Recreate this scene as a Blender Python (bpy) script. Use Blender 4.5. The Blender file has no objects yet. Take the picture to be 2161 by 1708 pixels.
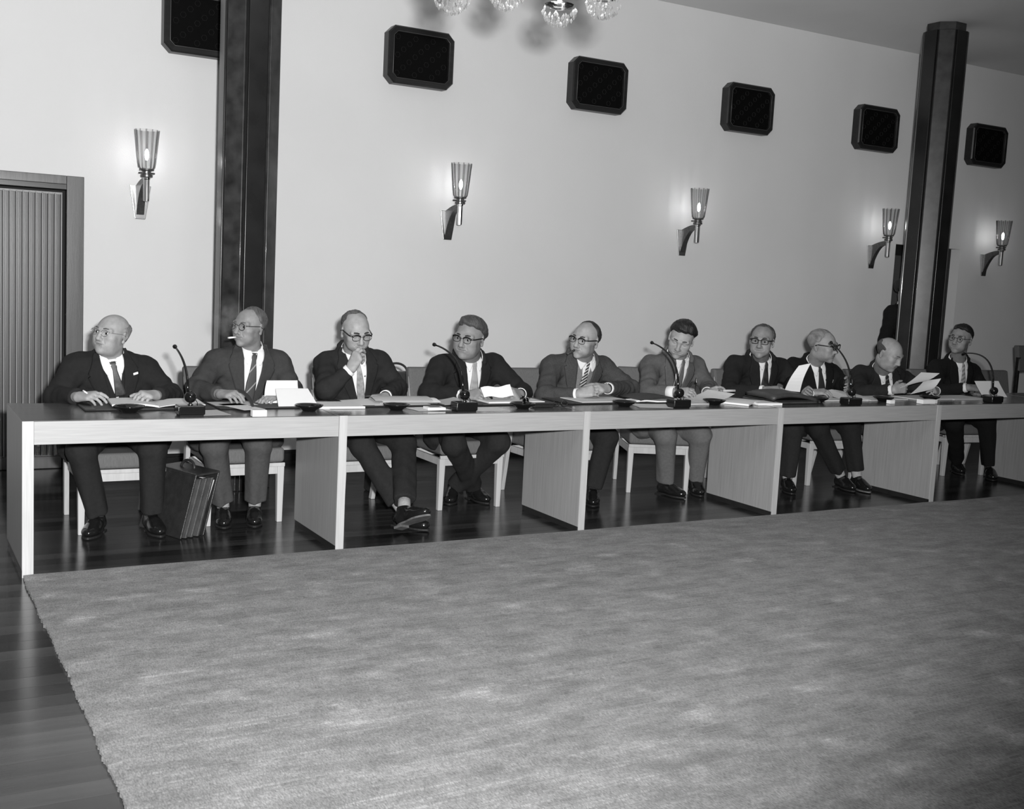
import bpy, bmesh, math, random
import numpy as np
from mathutils import Vector, Matrix

random.seed(7); np.random.seed(7)
S = bpy.context.scene
C = S.collection
PI = math.pi

# ------------------------------------------------------------------ camera
F = 2364.64
RC = np.array([[0.86938, -0.49153, 0.05079], [-0.01199, -0.12372, -0.99224], [0.494, 0.86203, -0.11345]])
CC = np.array([-0.595, -5.6325, 1.5405])
cam = bpy.data.cameras.new('camera')
cam.sensor_fit = 'HORIZONTAL'; cam.sensor_width = 36.0; cam.lens = F / 2161 * 36.0
cam.clip_start = 0.05; cam.clip_end = 100
camo = bpy.data.objects.new('camera', cam); C.objects.link(camo)
M = Matrix.Identity(4)
for i in range(3):
    M[i][0] = RC[0][i]; M[i][1] = -RC[1][i]; M[i][2] = -RC[2][i]; M[i][3] = CC[i]
camo.matrix_world = M
S.camera = camo

# ------------------------------------------------------------------ light and exposure
w = bpy.data.worlds.new('world'); S.world = w; w.use_nodes = True
w.node_tree.nodes['Background'].inputs[0].default_value = (1, 1, 1, 1)
w.node_tree.nodes['Background'].inputs[1].default_value = 0.02
S.view_settings.view_transform = 'Standard'; S.view_settings.look = 'None'
S.view_settings.exposure = 0.0; S.view_settings.gamma = 1.0
S.view_settings.use_curve_mapping = False

def ray(px, py):
    return RC.T @ np.array([(px - 1080.5) / F, (py - 854.0) / F, 1.0])
def at(px, py, Y):                                  # point of the plane y = Y seen at a pixel
    d = ray(px, py); return CC + d * ((Y - CC[1]) / d[1])
def atz(px, py, Z):                                 # point of the plane z = Z seen at a pixel
    d = ray(px, py); return CC + d * ((Z - CC[2]) / d[2])

# the press photographer's flash gun, held just right of and above the lens
fl = bpy.data.lights.new('flash', 'SPOT')
fl.energy = 2850; fl.shadow_soft_size = 0.06; fl.spot_size = math.radians(82); fl.spot_blend = 0.65
flo = bpy.data.objects.new('flash', fl); C.objects.link(flo)
FP = CC + RC[0] * 0.15 - RC[1] * 0.17 + RC[2] * 0.03
flo.location = FP
flo.rotation_euler = Vector(ray(720, 640)).to_track_quat('-Z', 'Y').to_euler()
# the hall's two chandeliers (the first is built below, the second hangs beyond the right edge of the frame)
for lx, ly, pw in ((1.46, -1.98, 60), (9.6, -3.2, 14)):
    al = bpy.data.lights.new('chandelier_light', 'POINT'); al.shadow_soft_size = 0.35; al.energy = pw
    ao = bpy.data.objects.new('chandelier_light', al); C.objects.link(ao); ao.location = (lx, ly, 2.80)

# ------------------------------------------------------------------ materials
def mat(name, v, rough=0.6, spec=0.5, metal=0.0, noise=0.0, nscale=20.0, bump=0.0, bscale=200.0, stretch=(1, 1, 1), coat=0.0, obj_var=0.0):
    m = bpy.data.materials.new(name); m.use_nodes = True
    nt = m.node_tree; b = nt.nodes['Principled BSDF']
    b.inputs['Roughness'].default_value = rough
    b.inputs['Specular IOR Level'].default_value = spec
    b.inputs['Metallic'].default_value = metal
    b.inputs['Base Color'].default_value = (v, v, v, 1)
    if coat: b.inputs['Coat Weight'].default_value = coat; b.inputs['Coat Roughness'].default_value = 0.06
    L = nt.links
    if noise or bump or obj_var:
        tc = nt.nodes.new('ShaderNodeTexCoord'); mp = nt.nodes.new('ShaderNodeMapping')
        mp.inputs['Scale'].default_value = stretch
        L.new(tc.outputs['Object'], mp.inputs['Vector'])
    if noise or obj_var:
        n = nt.nodes.new('ShaderNodeTexNoise'); n.inputs['Scale'].default_value = nscale; n.inputs['Detail'].default_value = 4
        L.new(mp.outputs[0], n.inputs['Vector'])
        r = nt.nodes.new('ShaderNodeMapRange'); r.inputs['From Min'].default_value = 0.25; r.inputs['From Max'].default_value = 0.75
        r.inputs['To Min'].default_value = v * (1 - noise); r.inputs['To Max'].default_value = v * (1 + noise)
        L.new(n.outputs['Fac'], r.inputs['Value'])
        out = r.outputs[0]
        if obj_var:
            oi = nt.nodes.new('ShaderNodeObjectInfo')
            r2 = nt.nodes.new('ShaderNodeMapRange'); r2.inputs['To Min'].default_value = 1 - obj_var; r2.inputs['To Max'].default_value = 1 + obj_var
            L.new(oi.outputs['Random'], r2.inputs['Value'])
            mu = nt.nodes.new('ShaderNodeMath'); mu.operation = 'MULTIPLY'
            L.new(out, mu.inputs[0]); L.new(r2.outputs[0], mu.inputs[1]); out = mu.outputs[0]
        L.new(out, b.inputs['Base Color'])
    if bump:
        n2 = nt.nodes.new('ShaderNodeTexNoise'); n2.inputs['Scale'].default_value = bscale; n2.inputs['Detail'].default_value = 3
        L.new(mp.outputs[0], n2.inputs['Vector'])
        bp = nt.nodes.new('ShaderNodeBump'); bp.inputs['Strength'].default_value = bump; bp.inputs['Distance'].default_value = 0.01
        L.new(n2.outputs['Fac'], bp.inputs['Height']); L.new(bp.outputs[0], b.inputs['Normal'])
    return m

def wood(name, v, rough, axis, contrast=0.25, scale=9.0, coat=0.0, obj_var=0.0, spec=0.4):
    st = {'x': (0.35, 9, 9), 'y': (9, 0.35, 9), 'z': (9, 9, 0.35)}[axis]
    return mat(name, v, rough, spec, noise=contrast, nscale=scale, bump=0.04, bscale=40, stretch=st, coat=coat, obj_var=obj_var)

def stripes(name, v1, v2, scale, dirv, sharp=0.5, rough=0.6):
    m = mat(name, v1, rough); nt = m.node_tree; b = nt.nodes['Principled BSDF']
    tc = nt.nodes.new('ShaderNodeTexCoord'); mp = nt.nodes.new('ShaderNodeVectorMath'); mp.operation = 'DOT_PRODUCT'
    mp.inputs[1].default_value = dirv
    nt.links.new(tc.outputs['Object'], mp.inputs[0])
    s = nt.nodes.new('ShaderNodeMath'); s.operation = 'MULTIPLY'; s.inputs[1].default_value = scale
    fr = nt.nodes.new('ShaderNodeMath'); fr.operation = 'FRACT'
    gt = nt.nodes.new('ShaderNodeMath'); gt.operation = 'GREATER_THAN'; gt.inputs[1].default_value = sharp
    mx = nt.nodes.new('ShaderNodeMapRange'); mx.inputs['To Min'].default_value = v1; mx.inputs['To Max'].default_value = v2
    nt.links.new(mp.outputs['Value'], s.inputs[0]); nt.links.new(s.outputs[0], fr.inputs[0]); nt.links.new(fr.outputs[0], gt.inputs[0])
    nt.links.new(gt.outputs[0], mx.inputs['Value']); nt.links.new(mx.outputs[0], b.inputs['Base Color'])
    return m

def dots(name, v1, v2, scale, rough=0.6):
    m = mat(name, v1, rough); nt = m.node_tree; b = nt.nodes['Principled BSDF']
    tc = nt.nodes.new('ShaderNodeTexCoord'); vo = nt.nodes.new('ShaderNodeTexVoronoi'); vo.inputs['Scale'].default_value = scale
    vo.inputs['Randomness'].default_value = 0.0
    mx = nt.nodes.new('ShaderNodeMapRange'); mx.inputs['From Min'].default_value = 0.3; mx.inputs['From Max'].default_value = 0.36
    mx.inputs['To Min'].default_value = v2; mx.inputs['To Max'].default_value = v1
    nt.links.new(tc.outputs['Object'], vo.inputs['Vector']); nt.links.new(vo.outputs['Distance'], mx.inputs['Value'])
    nt.links.new(mx.outputs[0], b.inputs['Base Color'])
    return m

def clear(name, tint, gloss=0.12, rough=0.02):
    m = bpy.data.materials.new(name); m.use_nodes = True; nt = m.node_tree; nt.nodes.clear()
    o = nt.nodes.new('ShaderNodeOutputMaterial'); t = nt.nodes.new('ShaderNodeBsdfTransparent'); g = nt.nodes.new('ShaderNodeBsdfGlossy')
    mx = nt.nodes.new('ShaderNodeMixShader'); fr = nt.nodes.new('ShaderNodeLayerWeight'); fr.inputs['Blend'].default_value = gloss
    t.inputs[0].default_value = (tint, tint, tint, 1); g.inputs['Roughness'].default_value = rough; g.inputs[0].default_value = (1, 1, 1, 1)
    nt.links.new(fr.outputs['Fresnel'], mx.inputs[0]); nt.links.new(t.outputs[0], mx.inputs[1]); nt.links.new(g.outputs[0], mx.inputs[2])
    nt.links.new(mx.outputs[0], o.inputs[0])
    return m

def emit(name, s):
    m = bpy.data.materials.new(name); m.use_nodes = True; nt = m.node_tree; nt.nodes.clear()
    o = nt.nodes.new('ShaderNodeOutputMaterial'); e = nt.nodes.new('ShaderNodeEmission'); e.inputs[1].default_value = s
    nt.links.new(e.outputs[0], o.inputs[0]); return m

def crystal_mat():
    m = mat('cut_crystal', 0.16, 0.10, 1.0); nt = m.node_tree; b = nt.nodes['Principled BSDF']; o = nt.nodes['Material Output']
    t = nt.nodes.new('ShaderNodeBsdfTransparent'); mx = nt.nodes.new('ShaderNodeMixShader'); mx.inputs[0].default_value = 0.55
    nt.links.new(t.outputs[0], mx.inputs[1]); nt.links.new(b.outputs[0], mx.inputs[2]); nt.links.new(mx.outputs[0], o.inputs[0]); return m
MT = dict(
    wall=mat('wall_plaster', 0.60, 0.9, 0.2, noise=0.03, nscale=1.2, bump=0.08, bscale=150),
    ceiling=mat('ceiling_plaster', 0.70, 0.9, 0.2, noise=0.05, nscale=1.0),
    plank=wood('floor_plank', 0.025, 0.17, 'x', 0.5, 2.2, obj_var=0.65, spec=0.5),
    oak_x=wood('oak_along', 0.30, 0.45, 'x', 0.10, 14),
    oak_z=wood('oak_upright', 0.27, 0.45, 'z', 0.12, 8),
    oak_end=wood('oak_edge', 0.38, 0.45, 'z', 0.12, 14),
    top=wood('dark_table_veneer', 0.075, 0.16, 'x', 0.3, 2.5),
    beech=wood('beech', 0.40, 0.4, 'z', 0.12, 5),
    uphol=mat('grey_upholstery', 0.115, 0.95, 0.2, noise=0.18, nscale=90, bump=0.3, bscale=500, stretch=(3, 3, 0.4)),
    doorwood=wood('door_wood', 0.030, 0.36, 'z', 0.35, 4),
    doorrib=wood('door_rib', 0.20, 0.4, 'z', 0.2, 4),
    frame=wood('door_frame_wood', 0.065, 0.35, 'z', 0.3, 4),
    black=mat('black_gloss', 0.006, 0.08, 0.5),
    bakelite=mat('black_bakelite', 0.008, 0.14, 0.5),
    pillar=mat('pillar_lacquer', 0.012, 0.22, 0.4, noise=0.3, nscale=6),
    marble=mat('pillar_marble', 0.028, 0.33, 0.30, noise=0.6, nscale=11, coat=0.10),
    groove=mat('pillar_groove', 0.005, 0.6, 0.2),
    trimgrey=mat('pillar_edge', 0.06, 0.3, 0.5),
    grille=mat('black_grille', 0.003, 0.8, 0.05), grating=mat('cast_grating', 0.022, 0.35, 0.5),
    grille_frame=wood('dark_grille_frame', 0.012, 0.35, 'x', 0.4, 4),
    brass=mat('polished_brass', 0.55, 0.22, 0.5, metal=1.0),
    bronze=mat('bronze', 0.10, 0.35, 0.5, metal=0.6, noise=0.3, nscale=60),
    chrome=mat('chrome', 0.8, 0.08, 0.5, metal=1.0),
    paper=mat('paper', 0.60, 0.8, 0.2, noise=0.03, nscale=8),
    card=mat('white_card', 0.74, 0.7, 0.2),
    greypaper=mat('grey_paper', 0.42, 0.8, 0.2),
    pad=mat('dark_leather_pad', 0.016, 0.4, 0.4, noise=0.2, nscale=30),
    felt=mat('grey_felt', 0.07, 0.9, 0.2),
    folder=mat('dark_card_folder', 0.035, 0.6, 0.3, noise=0.2, nscale=15),
    leather=mat('briefcase_leather', 0.022, 0.38, 0.45, noise=0.25, nscale=25, bump=0.15, bscale=180),
    leather2=mat('brown_leather', 0.045, 0.45, 0.4, noise=0.3, nscale=14, bump=0.15, bscale=120),
    shirt=mat('white_cotton', 0.66, 0.85, 0.2, noise=0.03, nscale=20),
    shade=clear('fluted_glass', 0.87, 0.05, 0.08),
    shaderib=clear('glass_rib', 0.82, 0.08, 0.1),
    bulb=emit('lit_bulb', 75.0),
    crystal=crystal_mat(),
    lens=clear('spectacle_lens', 0.92, 0.10, 0.01),
    ash=mat('cigarette_paper', 0.75, 0.8, 0.2), tobacco=mat('cigar', 0.04, 0.8, 0.2),
    shoe=mat('black_shoe_leather', 0.010, 0.16, 0.55, noise=0.2, nscale=30),
    sole=mat('shoe_sole', 0.10, 0.7, 0.3, noise=0.3, nscale=30), sole_dark=mat('dark_sole', 0.015, 0.6, 0.3),
    eyewhite=mat('eye_white', 0.22, 0.2, 0.5), iris=mat('iris', 0.012, 0.15, 0.5),
    sock_dark=mat('dark_sock', 0.02, 0.95), sock_light=mat('light_sock', 0.28, 0.95, noise=0.2, nscale=120),
    specs_dark=mat('dark_horn_frame', 0.008, 0.25, 0.5), specs_wire=mat('wire_frame', 0.30, 0.25, 0.5, metal=0.8),
    strap=mat('watch_strap', 0.012, 0.5), cellophane=clear('cellophane', 0.7, 0.5, 0.08),
)
# carpet: mottled, brushed pile
def carpet_mat():
    m = mat('carpet_pile', 0.2, 0.98, 0.05); nt = m.node_tree; b = nt.nodes['Principled BSDF']; L = nt.links
    b.inputs['Sheen Weight'].default_value = 0.10; b.inputs['Sheen Roughness'].default_value = 0.45
    tc = nt.nodes.new('ShaderNodeTexCoord')
    def noise(scale, st, det):
        mp = nt.nodes.new('ShaderNodeMapping'); mp.inputs['Scale'].default_value = st; L.new(tc.outputs['Object'], mp.inputs[0])
        n = nt.nodes.new('ShaderNodeTexNoise'); n.inputs['Scale'].default_value = scale; n.inputs['Detail'].default_value = det
        L.new(mp.outputs[0], n.inputs['Vector']); return n.outputs['Fac']
    a = noise(5.0, (1.0, 2.0, 1), 6); f = noise(210, (1, 0.33, 1), 2); g = noise(42, (0.8, 0.6, 1), 3); e = noise(3.2, (1.0, 1.5, 1), 5)
    def rng(x, lo, hi, a0, b0):
        r = nt.nodes.new('ShaderNodeMapRange'); r.inputs['From Min'].default_value = lo; r.inputs['From Max'].default_value = hi
        r.inputs['To Min'].default_value = a0; r.inputs['To Max'].default_value = b0; L.new(x, r.inputs['Value']); return r.outputs[0]
    def mul(x, y):
        q = nt.nodes.new('ShaderNodeMath'); q.operation = 'MULTIPLY'; L.new(x, q.inputs[0]); L.new(y, q.inputs[1]); return q.outputs[0]
    k = mul(mul(rng(a, 0.3, 0.72, 0.088, 0.165), rng(f, 0.25, 0.75, 0.6, 1.4)), mul(rng(g, 0.3, 0.7, 0.88, 1.12), rng(e, 0.58, 0.70, 1.0, 1.5)))
    L.new(k, b.inputs['Base Color'])
    bp = nt.nodes.new('ShaderNodeBump'); bp.inputs['Strength'].default_value = 0.25; bp.inputs['Distance'].default_value = 0.006
    ad = nt.nodes.new('ShaderNodeMath'); ad.operation = 'ADD'; L.new(f, ad.inputs[0]); L.new(g, ad.inputs[1])
    L.new(ad.outputs[0], bp.inputs['Height']); L.new(bp.outputs[0], b.inputs['Normal'])
    return m
MT['carpet'] = carpet_mat()

# ------------------------------------------------------------------ object helpers
def tag(o, label=None, cat=None, group=None, kind=None):
    if label: o['label'] = label
    if cat: o['category'] = cat
    if group: o['group'] = group
    if kind: o['kind'] = kind
    return o
def thing(name, label, cat, loc=(0, 0, 0), rz=0.0, group=None):
    o = bpy.data.objects.new(name, None); C.objects.link(o); o.empty_display_size = 0.1
    o.location = loc; o.rotation_euler = (0, 0, rz)
    return tag(o, label, cat, group)
def root_loc(p):
    while p.parent: p = p.parent
    return np.array(p.location)
def link(name, me, m, parent=None):
    o = bpy.data.objects.new(name, me); C.objects.link(o)
    if m is not None and not me.materials:
        for x in (m if isinstance(m, (list, tuple)) else [m]): me.materials.append(x)
    if parent: o.parent = parent
    return o
def raw(name, v, f, m, parent=None, smooth=True, mi=None, world=True):
    """v (n,3), f (k,4) or (k,3) arrays -> one mesh object; world=True: v in world space"""
    v = np.asarray(v, np.float32); f = np.asarray(f, np.int32)
    if parent is not None and world: v = v - root_loc(parent).astype(np.float32)
    me = bpy.data.meshes.new(name); k = f.shape[1]
    me.vertices.add(len(v)); me.vertices.foreach_set('co', np.ascontiguousarray(v).ravel())
    me.loops.add(f.size); me.loops.foreach_set('vertex_index', np.ascontiguousarray(f).ravel())
    me.polygons.add(len(f)); me.polygons.foreach_set('loop_start', np.arange(len(f), dtype=np.int32) * k)
    me.polygons.foreach_set('use_smooth', np.full(len(f), smooth, bool))
    if mi is not None: me.polygons.foreach_set('material_index', np.asarray(mi, np.int32))
    me.update(calc_edges=True); me.validate()
    return link(name, me, m, parent)

class MB:                                          # collects shapes into one mesh
    def __init__(s): s.v = []; s.f = []; s.n = 0; s.mi = []; s.cur = 0
    def add(s, v, f):
        s.v += [tuple(map(float, p)) for p in v]; s.f += [tuple(i + s.n for i in q) for q in f]; s.n += len(v); s.mi += [s.cur] * len(f)
        return s
    def box(s, lo, hi, X=None, o=(0, 0, 0)):
        v = [(x, y, z) for x in (lo[0], hi[0]) for y in (lo[1], hi[1]) for z in (lo[2], hi[2])]
        if X is not None: v = [np.asarray(o) + np.asarray(X).T @ np.array(p) for p in v]
        return s.add(v, [(0, 1, 3, 2), (4, 6, 7, 5), (0, 4, 5, 1), (2, 3, 7, 6), (0, 2, 6, 4), (1, 5, 7, 3)])
    def hexa(s, b, t):                              # bottom quad, top quad (both counter-clockwise from above)
        return s.add(list(b) + list(t), [(3, 2, 1, 0), (4, 5, 6, 7), (0, 1, 5, 4), (1, 2, 6, 5), (2, 3, 7, 6), (3, 0, 4, 7)])
    def prism(s, poly, z0, z1, fn=None):
        n = len(poly); v = [(x, y, z0) for x, y in poly] + [(x, y, z1) for x, y in poly]
        if fn: v = [fn(*p) for p in v]
        return s.add(v, [tuple(range(n))[::-1], tuple(range(n, 2 * n))] + [(i, (i + 1) % n, n + (i + 1) % n, n + i) for i in range(n)])
    def tube(s, pts, r, n=8, closed=False, flat=None):
        pts = [np.asarray(p, float) for p in pts]; m = len(pts); rs = r if hasattr(r, '__len__') else [r] * m
        v = []; ref = None
        for i in range(m):
            a = pts[(i - 1) % m] if (closed or i > 0) else pts[i]; b = pts[(i + 1) % m] if (closed or i < m - 1) else pts[i]
            t = b - a; t = t / (np.linalg.norm(t) + 1e-12)
            if ref is None: ref = np.cross(t, (0, 0, 1)) if abs(t[2]) < 0.9 else np.cross(t, (1, 0, 0))
            e = ref - t * np.dot(ref, t); e /= np.linalg.norm(e) + 1e-12; ref = e; g = np.cross(t, e)
            for k in range(n):
                c = 2 * PI * k / n; v.append(pts[i] + rs[i] * (math.cos(c) * e + math.sin(c) * g))
        f = []
        for i in range(m if closed else m - 1):
            j = (i + 1) % m
            f += [(i * n + k, i * n + (k + 1) % n, j * n + (k + 1) % n, j * n + k) for k in range(n)]
        if not closed: f += [tuple(range(n))[::-1], tuple((m - 1) * n + k for k in range(n))]
        return s.add(v, f)
    def lathe(s, prof, o=(0, 0, 0), n=24, X=None, cap=True, fl=None):
        X = np.eye(3) if X is None else np.asarray(X); v = []; m = len(prof)
        for r, z in prof:
            for k in range(n):
                c = 2 * PI * k / n; q = r if fl is None else r * fl(c)
                v.append(np.asarray(o) + X.T @ np.array((q * math.cos(c), q * math.sin(c), z)))
        f = [(i * n + k, i * n + (k + 1) % n, (i + 1) * n + (k + 1) % n, (i + 1) * n + k) for i in range(m - 1) for k in range(n)]
        if cap: f += [tuple(range(n))[::-1], tuple((m - 1) * n + k for k in range(n))]
        return s.add(v, f)
    def ball(s, o, r, n=16, m=10, sc=(1, 1, 1)):
        prof = [(max(1e-4, r * math.sin(PI * i / m)), -r * math.cos(PI * i / m)) for i in range(m + 1)]
        return s.lathe(prof, o, n, np.diag(sc))
    def slab(s, g, th, dirv=(0, 0, -1)):            # grid of points g[r][c] thickened
        g = np.asarray(g, float); R_, K = g.shape[:2]; d = np.asarray(dirv, float) * th
        top = g.reshape(-1, 3); bot = top + d; n = R_ * K; v = np.vstack([top, bot]); f = []
        for i in range(R_ - 1):
            for k in range(K - 1):
                a = i * K + k; f += [(a, a + 1, a + K + 1, a + K), (n + a, n + a + K, n + a + K + 1, n + a + 1)]
        ring = [k for k in range(K)] + [i * K + K - 1 for i in range(1, R_)] + [(R_ - 1) * K + k for k in range(K - 2, -1, -1)] + [i * K for i in range(R_ - 2, 0, -1)]
        for i in range(len(ring)):
            a, b = ring[i], ring[(i + 1) % len(ring)]; f.append((b, a, n + a, n + b))
        return s.add(v, f)
    def build(s, name, m, parent=None, smooth=False, bevel=0.0, seg=2, world=True):
        v = np.array(s.v, float)
        if parent is not None and world: v = v - root_loc(parent)
        me = bpy.data.meshes.new(name); me.from_pydata([tuple(p) for p in v], [], s.f)
        if any(s.mi): me.polygons.foreach_set('material_index', s.mi)
        if smooth: me.shade_smooth()
        me.validate()
        bm = bmesh.new(); bm.from_mesh(me); bmesh.ops.recalc_face_normals(bm, faces=bm.faces); bm.to_mesh(me); bm.free()
        o = link(name, me, m, parent)
        if bevel:
            b = o.modifiers.new('bevel', 'BEVEL'); b.width = bevel; b.segments = seg; b.limit_method = 'ANGLE'; b.angle_limit = math.radians(40)
            me.shade_smooth()
            w_ = o.modifiers.new('wn', 'WEIGHTED_NORMAL'); w_.keep_sharp = True
        return o
def dup(root, name=None):
    r = root.copy(); C.objects.link(r)
    for ch in list(root.children):
        c = ch.copy(); C.objects.link(c); c.parent = r
        for g in ch.children:
            d = g.copy(); C.objects.link(d); d.parent = c
    return r
# ------------------------------------------------------------------ the room
WY = 2.85; CH = 4.07                                # back wall plane, ceiling height
DX0, DX1, DZ = -0.40, 0.66, 2.045                   # left door opening
NX0, NX1, NZ = 8.87, 9.89, 2.09                     # doorway behind the far pillar
def st(o): o['kind'] = 'structure'; return o
b = MB()
T = 0.5
b.box((-4, WY, 0), (DX0, WY + T, CH)); b.box((DX0, WY, DZ), (DX1, WY + T, CH)); b.box((DX1, WY, 0), (NX0, WY + T, CH))
b.box((NX0, WY, NZ), (NX1, WY + T, CH)); b.box((NX1, WY, 0), (20, WY + T, CH))
st(b.build('wall_back', MT['wall']))
st(MB().box((-4, -9, CH), (20, WY + T, CH + 0.2)).build('ceiling', MT['ceiling']))
st(MB().box((-4.2, -9, 0), (-4, WY + T, CH)).build('wall_left', MT['wall']))
st(MB().box((20, -9, 0), (20.2, WY + T, CH)).build('wall_right', MT['wall']))
st(MB().box((-4.2, -9.2, 0), (20.2, -9, CH)).build('wall_front', MT['wall']))
# floor: long dark varnished planks
flr = st(MB().box((-4.2, -9.2, -0.12), (20.2, WY + T, -0.022)).build('floor', MT['groove']))
y = -4.2; PW = 0.105
pm = MB().box((-4.0, 0.0008, -0.022), (20.0, PW - 0.0008, 0.0)).build('plank', MT['plank'], flr)
me = pm.data; pm.location = (0, y, 0)
y += PW
while y < WY + 0.1:
    o = bpy.data.objects.new('plank', me); C.objects.link(o); o.parent = flr; o.location = (random.uniform(-0.2, 0.2) * 0, y, 0); y += PW
o = MB().box((-4, -9.0, -0.022), (20, -4.2, -0.0005)).build('plank', MT['plank'], flr)
# baseboards
for nm, x0, x1 in (('baseboard_left', 0.74, NX0 - 0.005), ('baseboard_right', NX1 + 0.005, 20)):
    b = MB(); b.box((x0, WY - 0.022, 0), (x1, WY, 0.062)); b.box((x0, WY - 0.014, 0.062), (x1, WY, 0.088))
    st(b.build(nm, MT['pillar'], bevel=0.003))
# a thin painted cable cover running down the wall beside the far pillar
st(MB().box((9.02, WY - 0.008, NZ + 0.3), (9.032, WY, CH - 0.06)).build('trim_1', MT['wall']))

# left door: frame, ribbed leaf
d = st(MB().box((DX0 - 0.02, WY + 0.17, 0.0), (DX1 + 0.02, WY + 0.2, DZ + 0.02)).build('door_1', MT['groove']))
d['label'] = 'tall dark wooden door faced with upright ribs, at the left'
b = MB()
fx1 = 0.70
b.box((DX1 - 0.075, WY - 0.03, 0), (fx1, WY - 0.001, 2.08)); b.box((DX0 - 0.04, WY - 0.03, 2.02), (DX1 - 0.075, WY - 0.001, 2.08)); b.box((DX0 - 0.04, WY - 0.03, 0), (DX0 + 0.075, WY - 0.001, 2.02))
fr = b.build('door_frame', MT['frame'], d, bevel=0.004)
b = MB(); jx = DX1 - 0.03
b.box((jx - 0.03, WY, 0), (DX1, WY + 0.17, DZ)); b.box((DX0, WY, DZ - 0.06), (jx - 0.03, WY + 0.17, DZ)); b.box((DX0, WY, 0), (DX0 + 0.05, WY + 0.17, DZ - 0.06))
b.build('door_jamb', MT['grille_frame'], d, bevel=0.003)
LX1 = 0.555
b = MB(); b.box((DX0 + 0.05, WY + 0.052, 0.09), (LX1 + 0.012, WY + 0.10, 1.965))
b.build('leaf', MT['doorrib'], d)
MB().box((DX0 + 0.05, WY + 0.03, 0.004), (LX1 + 0.012, WY + 0.10, 0.09)).build('bottom_rail', MT['frame'], d, bevel=0.003)
n = 22; sp = 0.0415
sm = None
for i in range(n):
    x1 = LX1 - i * sp
    if sm is None:
        b = MB(); w_ = sp - 0.010
        b.add([(0, 0.02, 0), (-w_, 0.02, 0), (-w_, 0.0, 0), (-w_ * 0.66, -0.0, 0), (-w_ * 0.33, -0.0, 0), (0, 0, 0), (0, 0.02, 1.85), (-w_, 0.02, 1.85), (-w_, 0, 1.85), (-w_ * 0.66, 0.0, 1.85), (-w_ * 0.33, 0.0, 1.85), (0, 0, 1.85)],
              [(0, 1, 2, 3, 4, 5), (11, 10, 9, 8, 7, 6)] + [(k, (k + 1) % 6, 6 + (k + 1) % 6, 6 + k) for k in range(6)])
        o = b.build('slat', MT['doorwood'], d, bevel=0.002); sm = o.data
        o.location = (x1, WY + 0.037, 0.10)
    else:
        q = o.copy(); C.objects.link(q); q.parent = d; q.location = (x1, WY + 0.037, 0.10)
rb = MB().box((0, 0, 0), (0.0085, 0.026, 1.862)).build('rib', MT['doorrib'], d, bevel=0.0015)
rb.location = (LX1 + 0.0008, WY + 0.029, 0.095)
for i in range(1, n):
    q = rb.copy(); C.objects.link(q); q.parent = d; q.location = (LX1 + 0.0008 - i * sp, WY + 0.029, 0.095)
for z in (0.72, 1.11, 1.47, 1.83):
    b = MB(); b.lathe([(0.0005, -0.012), (0.009, -0.010), (0.013, 0.0), (0.013, 0.004)], (jx - 0.032, WY + 0.03, z), 10, np.array([[0, 1, 0], [0, 0, 1], [1, 0, 0]]))
    b.build('hinge_stud', MT['bronze'], d, smooth=True)

# far doorway: dark recessed door seen behind the pillar
d2 = st(MB().box((NX0 + 0.05, WY + 0.17, 0.005), (NX1 - 0.05, WY + 0.21, NZ - 0.10)).build('door_2', MT['felt']))
d2['label'] = 'dark recessed door in the doorway behind the far pillar'
b = MB(); b.box((NX0, WY + 0.12, 0), (NX0 + 0.05, WY + 0.25, NZ)); b.box((NX1 - 0.05, WY + 0.12, 0), (NX1, WY + 0.25, NZ)); b.box((NX0 + 0.05, WY + 0.10, NZ - 0.11), (NX1 - 0.05, WY + 0.25, NZ))
b.build('door_frame', MT['grille_frame'], d2, bevel=0.003)

# pillars: octagonal, dark panels between recessed corner grooves, stone panels on the slanting faces
def pillar(x, yy, ap, label):
    t = thing('pillar', label, 'pillar', (x, yy, 0), 0, 'octagonal pillars in front of the wall')
    side = 2 * ap * math.tan(PI / 8)
    rr = (ap - 0.02) / math.cos(PI / 8)
    core = [(rr * math.cos(PI / 8 + k * PI / 4), rr * math.sin(PI / 8 + k * PI / 4)) for k in range(8)]
    MB().prism(core, 0, CH - 0.075).build('core', MT['groove'], t, world=False)
    for k in range(8):
        a = k * PI / 4; hw = side / 2 - 0.013
        def fn(u, v_, z, a=a): return (math.cos(a) * v_ - math.sin(a) * u, math.sin(a) * v_ + math.cos(a) * u, z)
        b = MB(); b.prism([(-hw, ap - 0.03), (hw, ap - 0.03), (hw, ap), (-hw, ap)][::-1], 0.0, CH - 0.075, fn)
        b.build('panel', MT['marble'] if k % 2 else MT['pillar'], t, bevel=0.006, world=False)
    r2 = (ap - 0.03) / math.cos(PI / 8)
    cap = [(r2 * math.cos(PI / 8 + k * PI / 4), r2 * math.sin(PI / 8 + k * PI / 4)) for k in range(8)]
    MB().prism(cap, CH - 0.075, CH - 0.002).build('neck', MT['marble'], t, world=False)
    return t
pillar(1.600, 1.93, 0.188, 'black octagonal pillar behind the man with a cigarette in his mouth')
pillar(8.13, 1.82, 0.200, 'black octagonal pillar with a mottled stone strip, at the right before the doorway')

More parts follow.
